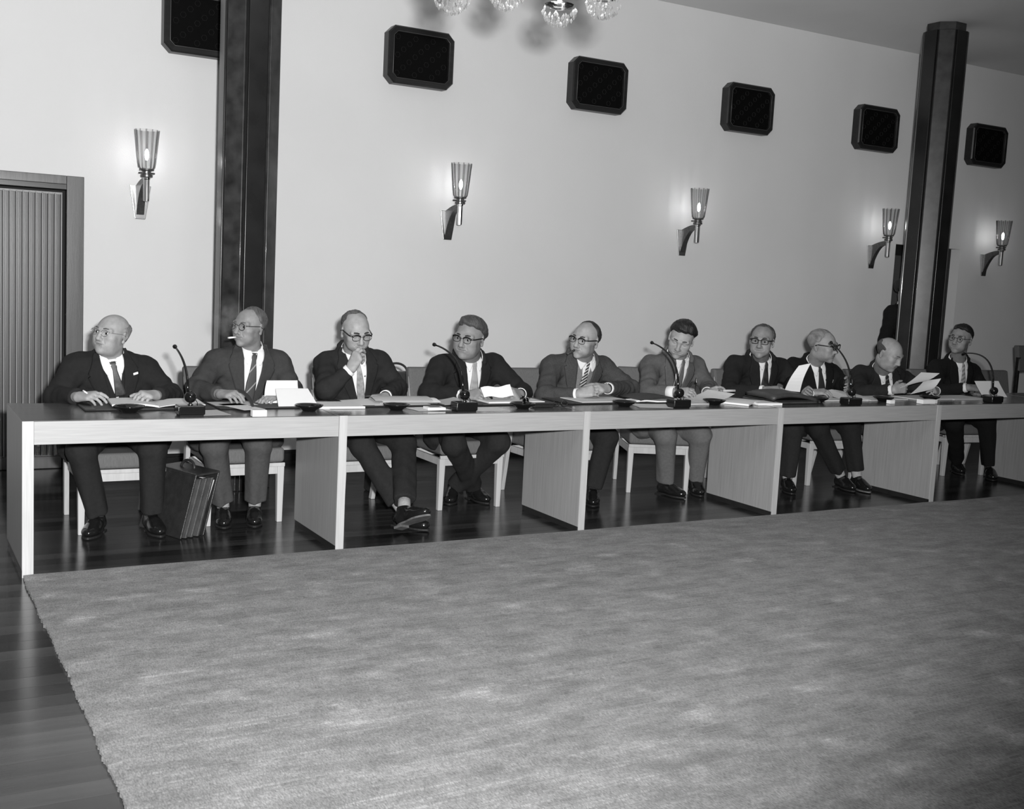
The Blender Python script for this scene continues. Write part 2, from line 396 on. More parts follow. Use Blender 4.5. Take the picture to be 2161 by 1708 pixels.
# loudspeaker grille boxes along the top of the wall
def grille_box():
    t = thing('wall_grille', None, 'grille', (0, 0, 0), 0, 'dark grille boxes high on the wall')
    W, H, c, dp = 0.575, 0.445, 0.055, 0.10
    def oc(w_, h_, c_): return [(-w_ / 2 + c_, -h_ / 2), (w_ / 2 - c_, -h_ / 2), (w_ / 2, -h_ / 2 + c_), (w_ / 2, h_ / 2 - c_), (w_ / 2 - c_, h_ / 2), (-w_ / 2 + c_, h_ / 2), (-w_ / 2, h_ / 2 - c_), (-w_ / 2, -h_ / 2 + c_)]
    rings = [(oc(W, H, c), 0.0), (oc(W, H, c), -dp + 0.012), (oc(W - 0.02, H - 0.02, c - 0.006), -dp), (oc(W - 0.085, H - 0.085, c - 0.022), -dp + 0.004), (oc(W - 0.10, H - 0.10, c - 0.025), -dp + 0.03)]
    v = []; f = []
    for p, yy in rings: v += [(x, yy, z) for x, z in p]
    for i in range(len(rings) - 1): f += [(i * 8 + k, i * 8 + (k + 1) % 8, (i + 1) * 8 + (k + 1) % 8, (i + 1) * 8 + k) for k in range(8)]
    f.append(tuple(range(8)))
    MB().add(v, f).build('box_frame', MT['grille_frame'], t, world=False)
    b = MB(); b.prism(oc(W - 0.10, H - 0.10, c - 0.025), dp - 0.03, dp - 0.022, lambda x, z, yy: (x, -yy, z)); b.build('backing', MT['grille'], t, world=False)
    p = oc(W - 0.088, H - 0.088, c - 0.022)
    MB().tube([(x, -dp + 0.002, z) for x, z in p], 0.0022, 6, closed=True).build('bead', MT['trimgrey'], t, smooth=True, world=False)
    b = MB(); w2, h2 = W - 0.12, H - 0.12; yy = -dp + 0.026        # ornamental cast grating
    nx, nz = 9, 7
    for i in range(nx + 1):
        x = -w2 / 2 + w2 * i / nx; b.box((x - 0.0015, yy, -h2 / 2), (x + 0.0015, yy + 0.004, h2 / 2))
    for j in range(nz + 1):
        z = -h2 / 2 + h2 * j / nz; b.box((-w2 / 2, yy, z - 0.0015), (w2 / 2, yy + 0.004, z + 0.0015))
    for i in range(nx):
        for j in range(nz):
            if (i + 2 * j) % 3 == 0:
                cx, cz = -w2 / 2 + w2 * (i + 0.5) / nx, -h2 / 2 + h2 * (j + 0.5) / nz
                b.tube([(cx + 0.021 * math.cos(a), yy - 0.002, cz + 0.021 * math.sin(a)) for a in [k * PI / 3 for k in range(6)]], 0.003, 4, closed=True)
    b.build('grating', MT['grating'], t, world=False)
    return t
g0 = grille_box()
names = ['dark octagonal-cornered grille box half hidden by the near pillar', 'dark grille box right of the near pillar, largest fully seen one', 'dark grille box second to the right of the near pillar',
         'dark grille box third to the right of the near pillar', 'dark grille box just left of the far pillar', 'dark grille box right of the far pillar, smallest and farthest']
for k in range(6):
    o = g0 if k == 0 else dup(g0)
    o.location = (1.2165 + 1.7178 * k + 0.2875, WY - 0.001, 3.2325); o['label'] = names[k]

# wall sconces
def sconce():
    t = thing('wall_sconce', None, 'lamp', (0, 0, 0), 0, 'lit glass wall sconces')
    # wall plate: tapering shield with bright rim
    out = [(-0.038, 0), (0.038, 0), (0.075, 0.24), (-0.075, 0.24)]
    MB().prism(out, 0.0, 0.012, lambda x, z, yy: (x, -yy, z)).build('wall_plate', MT['brass'], t, bevel=0.004, world=False)
    # swept bracket arm, sampled as a box-section loft
    b = MB(); pts = []
    for i in range(9):
        u = i / 8.0
        yy = -0.012 - 0.19 * u; zt = 0.235 + 0.05 * math.sin(u * PI / 2); zb = 0.03 + 0.215 * (1 - (1 - u) ** 2.4)
        hw = 0.028 - 0.012 * u
        pts.append([(-hw, yy, zb), (hw, yy, zb), (hw * 1.25, yy, zt), (-hw * 1.25, yy, zt)])
    v = [p for q in pts for p in q]; f = [(3, 2, 1, 0), tuple(32 + k for k in range(4))]
    for i in range(8): f += [(i * 4 + k, i * 4 + (k + 1) % 4, (i + 1) * 4 + (k + 1) % 4, (i + 1) * 4 + k) for k in range(4)]
    b.add(v, f); b.build('arm', MT['bronze'], t, bevel=0.003, world=False)
    cy = -0.215
    MB().lathe([(0.012, 0.118), (0.022, 0.122), (0.023, 0.14), (0.023, 0.27), (0.027, 0.275), (0.027, 0.29)], (0, cy, 0), 8).build('stem', MT['brass'], t, bevel=0.001, world=False)
    b = MB(); b.lathe([(0.028, 0.285), (0.042, 0.29), (0.042, 0.305), (0.03, 0.31), (0.03, 0.33), (0.050, 0.335), (0.052, 0.345), (0.03, 0.348)], (0, cy, 0), 20)
    for a in (0.3, 2.4, 4.5): b.tube([(0.03 * math.cos(a), cy + 0.03 * math.sin(a), 0.318), (0.062 * math.cos(a), cy + 0.062 * math.sin(a), 0.318)], 0.006, 8)
    b.build('shade_holder', MT['bronze'], t, smooth=False, world=False)
    nf = 12
    def fl(c): return 1 + 0.045 * abs(math.cos(c * nf / 2)) - 0.02
    prof = [(0.046, 0.345), (0.056, 0.355), (0.062, 0.39), (0.070, 0.47), (0.078, 0.56), (0.084, 0.615)]
    b = MB(); b.lathe(prof, (0, cy, 0), 96, cap=False, fl=fl)
    sh = b.build('glass_shade', MT['shade'], t, smooth=True, world=False)
    b = MB()
    for k in range(nf):
        c = 2 * PI * (k + 0.5) / nf
        b.tube([((r * 0.985) * math.cos(c), cy + (r * 0.985) * math.sin(c), z) for r, z in prof], 0.0048, 6)
    b.build('glass_flute', MT['shaderib'], sh, smooth=True, world=False)
    MB().lathe([(0.011, 0.345), (0.011, 0.40), (0.012, 0.405)], (0, cy, 0), 12).build('lamp_holder', MT['card'], t, world=False)
    MB().lathe([(0.001, 0.405), (0.007, 0.41), (0.013, 0.43), (0.014, 0.447), (0.011, 0.465), (0.005, 0.48), (0.001, 0.484)], (0, cy, 0), 16).build('bulb', MT['bulb'], t, smooth=True, world=False)
    return t
s0 = sconce()
sx = [1.085, 3.560, 6.015, 8.514, 10.300]
sn = ['lit glass wall sconce between the ribbed door and the near pillar', 'lit glass wall sconce on the open wall, nearest right of the near pillar', 'lit glass wall sconce in the middle of the long wall',
      'lit glass wall sconce just left of the far pillar', 'lit glass wall sconce right of the far pillar']
for k in range(5):
    o = s0 if k == 0 else dup(s0)
    o.location = (sx[k], WY - 0.001, 1.815); o['label'] = sn[k]

# crystal chandelier over the carpet; only its lowest cups reach into the frame
ch = thing('chandelier', 'crystal chandelier whose cut glass cups hang in at the top edge', 'chandelier', (1.46, -1.98, 2.50))
b = MB(); b.lathe([(0.012, 0.30), (0.03, 0.34), (0.018, 0.40), (0.012, 0.6), (0.012, 1.50), (0.06, 1.52), (0.065, 1.569)], (1.46, -1.98, 2.5), 16); b.build('stem', MT['brass'], ch, smooth=True)
rng = random.Random(3)
def octa(b, p, s, h):
    a = rng.random() * PI
    v = [(p[0], p[1], p[2] - h), (p[0], p[1], p[2] + h)] + [(p[0] + s * math.cos(a + k * PI / 2), p[1] + s * math.sin(a + k * PI / 2), p[2]) for k in range(4)]
    b.add(v, [(0, 2 + (k + 1) % 4, 2 + k) for k in range(4)] + [(1, 2 + k, 2 + (k + 1) % 4) for k in range(4)])
for k in range(9):
    a = 2 * PI * k / 9 + 0.62; rad = 0.33 if k % 2 == 0 else 0.25; dz = 0.0 if k % 2 == 0 else 0.035
    c = np.array((1.46 + rad * math.cos(a), -1.98 + rad * math.sin(a), 2.575 + dz))
    MB().tube([(1.46 + q * rad * math.cos(a), -1.98 + q * rad * math.sin(a), 2.86 - 0.30 * math.sin(q * PI * 0.62) + 0.14 * q) for q in [i / 8 for i in range(9)]], 0.008, 8).build('arm', MT['brass'], ch, smooth=True)
    b = MB()
    for i in range(85):
        t_ = rng.random() ** 0.7 * PI * 0.5; f_ = rng.random() * 2 * PI; r_ = 0.066
        p = c + np.array((r_ * math.sin(t_) * math.cos(f_), r_ * math.sin(t_) * math.sin(f_), -r_ * math.cos(t_) * 0.85))
        octa(b, p, 0.0065, 0.011)
    o = b.build('crystal_cup', MT['crystal'], ch); o['kind'] = 'stuff'
    MB().lathe([(0.012, 0.0), (0.052, 0.012), (0.058, 0.02), (0.03, 0.022)], c, 16).build('drip_pan', MT['cellophane'], ch, smooth=True)
    MB().lathe([(0.009, 0.02), (0.009, 0.12), (0.002, 0.13)], c, 10).build('candle', MT['card'], ch)

# carpet
def carpet():
    g = []; r2 = random.Random(5)
    xs = np.concatenate([[-0.0], np.linspace(0.05, 13.5, 60)]); ys = np.concatenate([np.linspace(-8.6, -4.0, 24), np.linspace(-3.95, -0.06, 420), [0.0]])
    for y_ in ys:
        row = []
        for i, x_ in enumerate(xs):
            dx = (r2.gauss(0, 0.0022) + 0.003 * math.sin(y_ * 3.3) + 0.0025 * math.sin(y_ * 13 + 1)) if i == 0 else 0
            dy = r2.gauss(0, 0.003) if y_ == ys[-1] else 0
            z_ = 0.018 + r2.gauss(0, 0.0008) if 0 < i < len(xs) - 1 else 0.014
            row.append((x_ + dx + 0.005, y_ + dy - 0.012, z_))
        g.append(row)
    MB().slab(g, 0.013).build('carpet', MT['carpet'], None, smooth=False)
carpet()
cp = bpy.data.objects['carpet']
tag(cp, 'large grey mottled pile carpet covering the floor before the long table', 'carpet')
# ------------------------------------------------------------------ long conference table
TL, TW, TH = 1.5702, 0.69, 0.75
NM = 7
tb = thing('conference_table', 'long light oak conference table with dark glossy top and solid dividing panels', 'table', (0, 0, 0))
pan = None
for k in range(NM + 1):
    x0 = k * TL
    if k in (0, 1):
        w_ = 0.052 if k == 0 else 0.047
        b = MB(); b.box((x0, 0.0, 0.035), (x0 + w_, TW, TH + (0.0008)))
        o = b.build('side_panel', [MT['oak_z']], tb, bevel=0.002); pan = o
        bp_ = MB(); bp_.box((x0 + 0.004, 0.02, 0.0), (x0 + w_ - 0.004, TW - 0.005, 0.035)); q = bp_.build('plinth', MT['pad'], o)
        ed = MB(); ed.box((x0 + 0.0008, -0.0035, 0.0), (x0 + w_ - 0.0008, 0.0, TH + 0.0008)); e_ = ed.build('edge_band', MT['oak_end'], o)
    else:
        o = pan.copy(); C.objects.link(o); o.parent = tb; o.location = ((k - 1) * TL, 0, 0)
        for s_ in (q, e_):
            c_ = s_.copy(); C.objects.link(c_); c_.parent = o
for k in range(NM):
    x0 = k * TL + (0.0525 if k == 0 else 0.0475); x1 = (k + 1) * TL - 0.0005
    MB().box((x0, 0.0015, 0.638), (x1, 0.022, 0.7485)).build('apron', MT['oak_x'], tb, bevel=0.0015)
    MB().box((x0, TW - 0.022, 0.68), (x1, TW - 0.002, 0.7255)).build('rear_rail', MT['oak_x'], tb)
    MB().box((x0, 0.0225, 0.726), (x1, TW, 0.750)).build('table_top', MT['top'], tb, bevel=0.001)
# top caps of the dividing panels carry the same dark veneer
for k in range(NM + 1):
    x0 = k * TL; w_ = 0.052 if k == 0 else 0.047
    MB().box((x0 + 0.001, 0.006, TH + 0.0008), (x0 + w_ - 0.001, TW, TH + 0.0016)).build('panel_cap', MT['top'], tb)

# ------------------------------------------------------------------ chairs
def make_chair(back_h=0.89):
    t = thing('conference_chair', None, 'chair', (0, 0, 0), 0, 'grey upholstered chairs behind the table')
    W = 0.50
    # seat cushion and rail
    b = MB(); b.hexa([(-0.235, -0.25, 0.365), (0.235, -0.25, 0.365), (0.215, 0.24, 0.355), (-0.215, 0.24, 0.355)], [(-0.235, -0.25, 0.455), (0.235, -0.25, 0.455), (0.215, 0.24, 0.440), (-0.215, 0.24, 0.440)])
    b.build('seat', MT['uphol'], t, bevel=0.022, seg=3, world=False)
    b = MB(); b.box((-0.235, -0.252, 0.342), (0.235, -0.235, 0.3645)); b.build('seat_edge', MT['beech'], t, bevel=0.002, world=False)
    b = MB(); b.box((-0.195, -0.235, 0.295), (0.195, -0.213, 0.3415)); b.box((-0.225, -0.20, 0.295), (-0.203, 0.20, 0.3415)); b.box((0.203, -0.20, 0.295), (0.225, 0.20, 0.3415)); b.box((-0.2, 0.2, 0.295), (0.2, 0.222, 0.3415))
    b.build('seat_rail', MT['beech'], t, bevel=0.002, world=False)
    for s in (-1, 1):
        b = MB(); b.hexa([(s * 0.215 - 0.016, -0.236, 0), (s * 0.215 + 0.016, -0.236, 0), (s * 0.215 + 0.016, -0.204, 0), (s * 0.215 - 0.016, -0.204, 0)],
                         [(s * 0.214 - 0.021, -0.242, 0.3415), (s * 0.214 + 0.021, -0.242, 0.3415), (s * 0.214 + 0.021, -0.198, 0.3415), (s * 0.214 - 0.021, -0.198, 0.3415)])
        b.build('front_leg', MT['beech'], t, bevel=0.003, world=False)
        b = MB(); b.hexa([(s * 0.215 - 0.014, 0.30, 0), (s * 0.215 + 0.014, 0.30, 0), (s * 0.215 + 0.014, 0.345, 0), (s * 0.215 - 0.014, 0.345, 0)],
                         [(s * 0.232 - 0.014, 0.185, 0.46), (s * 0.232 + 0.014, 0.185, 0.46), (s * 0.232 + 0.014, 0.245, 0.46), (s * 0.232 - 0.014, 0.245, 0.46)])
        b.hexa([(s * 0.232 - 0.0139, 0.185, 0.46), (s * 0.232 + 0.0139, 0.185, 0.46), (s * 0.232 + 0.0139, 0.245, 0.46), (s * 0.232 - 0.0139, 0.245, 0.46)],
               [(s * 0.236 - 0.013, 0.27, back_h - 0.06), (s * 0.236 + 0.013, 0.27, back_h - 0.06), (s * 0.236 + 0.013, 0.31, back_h - 0.06), (s * 0.236 - 0.013, 0.31, back_h - 0.06)])
        b.build('rear_leg', MT['beech'], t, bevel=0.003, world=False)
    b = MB(); b.hexa([(-0.245, 0.185, 0.47), (0.245, 0.185, 0.47), (0.245, 0.262, 0.47), (-0.245, 0.262, 0.47)], [(-0.25, 0.27, back_h), (0.25, 0.27, back_h), (0.25, 0.335, back_h), (-0.25, 0.335, back_h)])
    b.build('backrest', MT['uphol'], t, bevel=0.018, seg=3, world=False)
    return t
ch0 = make_chair()
chairs = [(0.60, 1.02, 0.0, 'grey chair of the bald man at the left end of the table'), (1.300, 1.03, 0.0, 'grey chair of the man before the near pillar'),
          (2.105, 0.975, 0.0, 'grey chair of the man holding a cigarette to his mouth'), (2.815, 1.05, 0.0, 'grey chair of the man with dark glasses and light tie'),
          (3.57, 1.03, 0.0, 'grey chair of the man with a light pullover and cigar'), (4.52, 1.12, -0.42, 'grey chair turned askew under the man looking down at his pen'),
          (5.47, 1.03, 0.0, 'grey chair of the man holding up one white sheet'), (6.12, 1.05, -0.12, 'grey chair of the man in profile with a pocket handkerchief'),
          (6.93, 1.05, -0.1, 'grey chair of the bald man reading two sheets'), (7.76, 1.08, -0.15, 'grey chair of the dark-haired man at the right'), (8.55, 1.02, 0.0, 'empty grey chair at the right end of the row')]
for i, (x, y_, a, lb) in enumerate(chairs):
    o = ch0 if i == 0 else dup(ch0)
    o.location = (x, y_, 0.0); o.rotation_euler = (0, 0, a); o['label'] = lb
# a taller chair at the right edge of the picture
tc_ = thing('high_back_chair', 'taller grey-backed chair cut off by the right picture edge', 'chair', (9.84, 1.55, 0), 0.0)
MB().hexa([(-0.24, 0.20, 0.84), (0.24, 0.20, 0.84), (0.24, 0.26, 0.84), (-0.24, 0.26, 0.84)], [(-0.24, 0.24, 1.10), (0.24, 0.24, 1.10), (0.24, 0.30, 1.10), (-0.24, 0.30, 1.10)]).build('backrest', MT['uphol'], tc_, bevel=0.012, world=False)
MB().box((-0.24, -0.25, 0.38), (0.24, 0.22, 0.46)).build('seat', MT['uphol'], tc_, bevel=0.015, world=False)
for s in (-1, 1):
    MB().box((s * 0.225 - 0.016, 0.22, 0), (s * 0.225 + 0.016, 0.255, 0.98)).build('rear_leg', MT['pillar'], tc_, bevel=0.002, world=False)
    MB().box((s * 0.21 - 0.016, -0.24, 0), (s * 0.21 + 0.016, -0.205, 0.38)).build('front_leg', MT['pillar'], tc_, bevel=0.002, world=False)

# ------------------------------------------------------------------ microphones
def mic(bx, by, rz, tip, lean, label):
    t = thing('gooseneck_microphone', label, 'microphone', (bx, by, 0.7505), 0, 'gooseneck microphones on the table')
    c, s = math.cos(rz), math.sin(rz); X = np.array([[c, s, 0], [-s, c, 0], [0, 0, 1]])
    o = np.array((bx, by, 0.7505))
    b = MB(); b.box((-0.068, -0.045, 0.006), (0.068, 0.045, 0.056), X, o); b.build('base', MT['bakelite'], t, bevel=0.008, seg=3)
    b = MB(); b.box((-0.060, -0.038, 0.0), (0.060, 0.038, 0.006), X, o); b.build('base_foot', MT['groove'], t)
    MB().tube([o + X.T @ np.array((-0.0675, -0.0446, 0.012)), o + X.T @ np.array((-0.0675, -0.0446, 0.050))], 0.0022, 6).build('corner_highlight', MT['chrome'], t, smooth=True)  # bright strip imitating the highlight along the base's bevelled corner
    p = o + np.array((0, 0.0, 0.056))
    MB().lathe([(0.016, 0.0), (0.012, 0.006), (0.009, 0.008), (0.009, 0.014)], p, 14).build('socket', MT['chrome'], t, smooth=True)
    bc = p + np.array((0, 0, 0.040))
    MB().ball(bc, 0.031, 24, 14).build('ball', MT['black'], t, smooth=True)
    tip = np.asarray(tip); q0 = bc + np.array((-0.012, 0.004, 0.024)); pts = []
    for i in range(15):
        u = i / 14.0
        c1 = q0 + np.array((0, 0, lean * np.linalg.norm(tip - q0)))
        pts.append((1 - u) ** 2 * q0 + 2 * u * (1 - u) * c1 + u * u * tip)
    MB().tube(pts, [0.0078 - 0.0028 * i / 14 for i in range(15)], 10).build('gooseneck', MT['black'], t, smooth=True)
    dr = pts[-1] - pts[-2]; dr /= np.linalg.norm(dr); ux = np.cross(dr, (0, 1, 0.1)); ux /= np.linalg.norm(ux); uy = np.cross(dr, ux)
    MB().lathe([(0.005, -0.012), (0.009, -0.002), (0.0115, 0.004), (0.0115, 0.012), (0.008, 0.017), (0.001, 0.018)], tip, 14, np.array([ux, uy, dr])).build('microphone_head', MT['black'], t, smooth=True)
    MB().tube([bc + np.array((0.026, -0.002, -0.016)), bc + np.array((0.034, -0.004, -0.028)), bc + np.array((0.036, -0.002, -0.038)), bc + np.array((0.032, 0.01, -0.043))], 0.0022, 6).build('cord', MT['black'], t, smooth=True)
mics = [((0.805, 0.115), at(370, 733, 0.33), 0.5, 'nearest gooseneck microphone, standing almost straight, between the first two men'),
        ((2.375, 0.105), at(918, 728, 0.40), 0.55, 'gooseneck microphone before the man with dark glasses and light tie'),
        ((3.935, 0.10), at(1377, 724, 0.42), 0.55, 'gooseneck microphone before the man looking down at his pen'),
        ((5.46, 0.075), at(1755, 724, 0.33), 0.5, 'gooseneck microphone whose tip crosses the face of the man in profile'),
        ((6.99, 0.065), at(2035, 746, 0.46), 0.62, 'farthest gooseneck microphone, bent low before the dark-haired man at the right')]
for (bx, by), tip, ln, lb in mics: mic(bx, by, 0.0, tip, ln, lb)

# ------------------------------------------------------------------ things lying on the table
TZ = 0.7516
def ashtray(x, y_, label, deep=False):
    t = thing('ashtray', label, 'ashtray', (x, y_, TZ), 0, 'black glazed ashtrays on the table')
    MB().lathe([(0.001, 0.0), (0.036, 0.0), (0.038, 0.004), (0.052, 0.014), (0.073, 0.026), (0.078, 0.032), (0.076, 0.035), (0.070, 0.031), (0.050, 0.019), (0.030, 0.012), (0.001, 0.011)], (x, y_, TZ), 32, cap=False).build('bowl', MT['black'], t, smooth=True)
    MB().lathe([(0.026, 0.013), (0.020, 0.020), (0.006, 0.022), (0.001, 0.022)], (x, y_, TZ), 12).build('ash', MT['felt'], t, smooth=True)
    return t
for (x, y_), lb in (((0.535, 0.265), 'black bowl ashtray before the bald man at the left end'), ((1.475, 0.215), 'black ashtray with a white cigarette end, right of the standing pad'), ((1.99, 0.20), 'black ashtray before the man holding a cigarette to his mouth'),
                    ((2.81, 0.175), 'black ashtray with crumpled cellophane beside the lying spectacles'), ((3.575, 0.20), 'black ashtray before the man with the light pullover'), ((4.325, 0.215), 'black ashtray right of the middle microphone, before the cigar smoker'),
                    ((5.33, 0.27), 'black ashtray beside the brown briefcase on the table'), ((5.98, 0.25), 'black ashtray before the bald reading man'), ((6.50, 0.26), 'black ashtray right of the cigarette box at the far end'), ((7.20, 0.24), 'black ashtray at the right picture edge beside the farthest microphone')):
    ashtray(x, y_, lb)

def flat(name, label, cat, pts, m, th=0.001, z=TZ, curl=None, group=None, n=8):
    """paper-like sheet from four world (x,y) corners; curl(u,v) lifts it"""
    p = [np.array((q[0], q[1], z if len(q) < 3 else q[2])) for q in pts]; g = []
    for i in range(n + 1):
        u = i / n; row = []
        for k in range(n + 1):
            v_ = k / n; c_ = (1 - u) * ((1 - v_) * p[0] + v_ * p[1]) + u * ((1 - v_) * p[3] + v_ * p[2])
            if curl: c_ = c_ + np.array((0, 0, curl(u, v_)))
            row.append(c_ + np.array((0, 0, th)))
        g.append(row)
    o = MB().slab(g, th).build(name, m, None, smooth=False)
    return tag(o, label, cat, group)
def rect(cx, cy, w_, d_, a=0.0):
    c, s = math.cos(a), math.sin(a)
    return [(cx + c * x - s * y_, cy + s * x + c * y_) for x, y_ in ((-w_ / 2, -d_ / 2), (w_ / 2, -d_ / 2), (w_ / 2, d_ / 2), (-w_ / 2, d_ / 2))]
def pad(cx, cy, w_, d_, a, label):
    t = thing('desk_pad', label, 'desk pad', (cx, cy, TZ), 0, 'dark leather desk pads')
    c, s = math.cos(a), math.sin(a); X = np.array([[c, s, 0], [-s, c, 0], [0, 0, 1]])
    MB().box((-w_ / 2, -d_ / 2, 0), (w_ / 2, d_ / 2, 0.006), X, (cx, cy, TZ)).build('board', MT['pad'], t, bevel=0.003)
    MB().box((-w_ / 2 + 0.055, -d_ / 2 + 0.012, 0.006), (w_ / 2 - 0.055, d_ / 2 - 0.012, 0.007), X, (cx, cy, TZ)).build('blotter', MT['felt'], t)
    for q in (-1, 1):
        MB().box((q * (w_ / 2 - 0.0275) - 0.0265, -d_ / 2 + 0.003, 0.006), (q * (w_ / 2 - 0.0275) + 0.0265, d_ / 2 - 0.003, 0.0085), X, (cx, cy, TZ)).build('corner_flap', MT['pad'], t, bevel=0.001)
def pages(name, label, cat, cx, cy, w_, d_, a, h, m=None, curl=None, group=None, z=TZ):
    o = flat(name, label, cat, rect(cx, cy, w_, d_, a), m or MT['paper'], h, z, curl, group); return o
PZ = TZ + 0.009
pad(0.66, 0.495, 0.66, 0.33, 0.0, 'dark desk pad before the bald man at the left end')
t = thing('open_report', 'thick open stack of typed pages before the bald man at the left end', 'document', (0.70, 0.44, PZ), 0)
for sgn, hh in ((-1, 0.020), (1, 0.014)):
    def cv(u, v_, sgn=sgn):
        q = v_ if sgn < 0 else 1 - v_
        return -0.010 * q ** 4 + 0.004 * math.sin(q * PI)
    g = []
    for i in range(9):
        row = []
        for k in range(11):
            u, v_ = i / 8, k / 10
            x = 0.70 + (v_ - 1) * 0.235 if sgn < 0 else 0.70 + v_ * 0.245
            row.append((x + 0.02 * u, 0.355 + 0.265 * u, PZ + hh + cv(u, v_)))
        g.append(row)
    MB().slab(g, hh - 0.011).build('page_stack', MT['paper'], t, smooth=False)
pages('paper_sheet', 'small white sheet under the nearest microphone', 'paper', 0.93, 0.20, 0.15, 0.21, 0.1, 0.0006, MT['greypaper'])
pad(1.33, 0.49, 0.64, 0.33, 0.01, 'dark desk pad under the standing white pads')
pages('paper_sheet', 'white sheet lying at the left of the second desk pad', 'paper', 1.14, 0.36, 0.13, 0.28, 0.25, 0.0006, z=PZ)
pages('paper_sheet', 'grey sheet half under the dark card page, on the second desk pad', 'paper', 1.13, 0.50, 0.24, 0.16, 0.05, 0.0006, MT['greypaper'], z=PZ)
# card page being turned, and two standing wads of paper
def stand(name, label, x0, x1, y0, y1, z1, m, th=0.004, skew=0.0, bow=0.02, cat='document'):
    g = []
    for i in range(9):
        u = i / 8
        g.append([(x0 + (x1 - x0) * k / 8 + skew * u * (1 - 2 * k / 8), y0 + (y1 - y0) * u + bow * math.sin(u * PI), PZ + (z1 - PZ) * u) for k in range(9)])
    o = MB().slab(g, th, (0, 1, 0.2)).build(name, m, None); return tag(o, label, cat)
stand('paper_wad', 'white wad of pages standing folded up before the man at the near pillar, rear one', 1.315, 1.53, 0.50, 0.53, 0.885, MT['card'], 0.004, 0.018)
stand('paper_wad', 'white wad of pages folded half upright, front one', 1.345, 1.575, 0.345, 0.47, 0.845, MT['paper'], 0.006, 0.02, 0.0)
A0, A1, A2, A3 = at(531, 859, 0.34), at(537, 859, 0.30), at(509, 822, 0.38), at(494, 819, 0.42); g = []
for i in range(9):
    u = i / 8; g.append([(1 - u) * (A0 * (1 - k / 5) + A1 * k / 5) + u * (A3 * (1 - k / 5) + A2 * k / 5) + np.array((0.012, 0, 0.010)) * math.sin(u * PI) + np.array((0, 0, PZ - A0[2] + 0.001)) * (1 - u) for k in range(6)])
tag(MB().slab(g, 0.002, (0, 1, 0.2)).build('card_page', MT['folder'], None), 'dark card page lifted by the man before the near pillar', 'document')
t = thing('card_box', 'small white box at the front edge of the table before the standing pads', 'box', (1.135, 0.03, TZ), 0)
MB().box((1.100, 0.012, TZ), (1.176, 0.052, TZ + 0.034)).build('sleeve', MT['card'], t, bevel=0.002)
MB().box((1.104, 0.016, TZ + 0.0342), (1.172, 0.048, TZ + 0.0348)).build('top_face', MT['greypaper'], t)  # thin grey sheet over the white box top
pages('paper_stack', 'pile of white pages right of the standing pads', 'document', 1.70, 0.40, 0.27, 0.24, -0.05, 0.012)
# third place
pad(2.05, 0.49, 0.62, 0.33, 0.0, 'dark desk pad under the loose sheets of the man with a cigarette at his mouth')
pages('paper_sheet', 'white sheet bulging up, left of the grey folder', 'paper', 1.93, 0.46, 0.30, 0.22, -0.12, 0.001, curl=lambda u, v_: 0.02 * u * v_, z=PZ)
pages('paper_sheet', 'white sheet lying under the bulging sheet', 'paper', 2.09, 0.45, 0.36, 0.22, 0.04, 0.001, z=PZ)
t = thing('paper_folder', 'grey folder with a white inner sheet before the man holding a cigarette to his mouth', 'folder', (2.14, 0.46, PZ), 0)
for nm, zz, m_, dx in (('lower_cover', 0.006, MT['greypaper'], 0.0), ('inner_sheet', 0.012, MT['card'], 0.02), ('upper_cover', 0.022, MT['greypaper'], -0.03)):
    p = [np.array((q[0] + dx, q[1], PZ + zz)) for q in rect(2.16, 0.48, 0.36, 0.20, -0.10)]
    g = [[p[0] * (1 - u) * (1 - v_) + p[1] * (1 - u) * v_ + p[2] * u * v_ + p[3] * u * (1 - v_) + np.array((0, 0, 0.012 * math.sin(u * PI) * (nm != 'lower_cover'))) for v_ in np.linspace(0, 1, 7)] for u in np.linspace(0, 1, 7)]
    MB().slab(g, 0.0015).build(nm, m_, t)
pages('paper_sheet', 'grey sheet with one curling corner reaching toward the second microphone', 'paper', 2.39, 0.45, 0.30, 0.21, 0.05, 0.001, MT['greypaper'], curl=lambda u, v_: 0.022 * v_ ** 3, z=TZ + 0.003)
pages('paper_sheet', 'white sheet under the cigarette box', 'paper', 2.20, 0.22, 0.22, 0.16, 0.1, 0.0008)
t = thing('cigarette_box', 'flat white cigarette box left of the second microphone', 'box', (2.215, 0.17, TZ + 0.001), 0)
X_ = np.array([[math.cos(-0.06), math.sin(-0.06), 0], [-math.sin(-0.06), math.cos(-0.06), 0], [0, 0, 1]])
MB().box((-0.055, -0.04, 0.0), (0.055, 0.04, 0.016), X_, (2.215, 0.17, TZ + 0.002)).build('tray', MT['card'], t, bevel=0.002)
MB().box((-0.035, -0.02, 0.016), (0.035, 0.022, 0.0166), X_, (2.215, 0.17, TZ + 0.002)).build('printed_panel', MT['felt'], t)
# fourth place
pad(2.86, 0.48, 0.60, 0.33, 0.0, 'dark desk pad before the man with dark glasses and light tie')
pages('paper_stack', 'white pages on the pad under the hands of the man with the light tie', 'document', 2.87, 0.47, 0.40, 0.24, 0.0, 0.010, z=PZ)
pages('paper_sheet', 'white sheet right of the second microphone, at the table front', 'paper', 2.55, 0.17, 0.24, 0.17, -0.06, 0.0008)
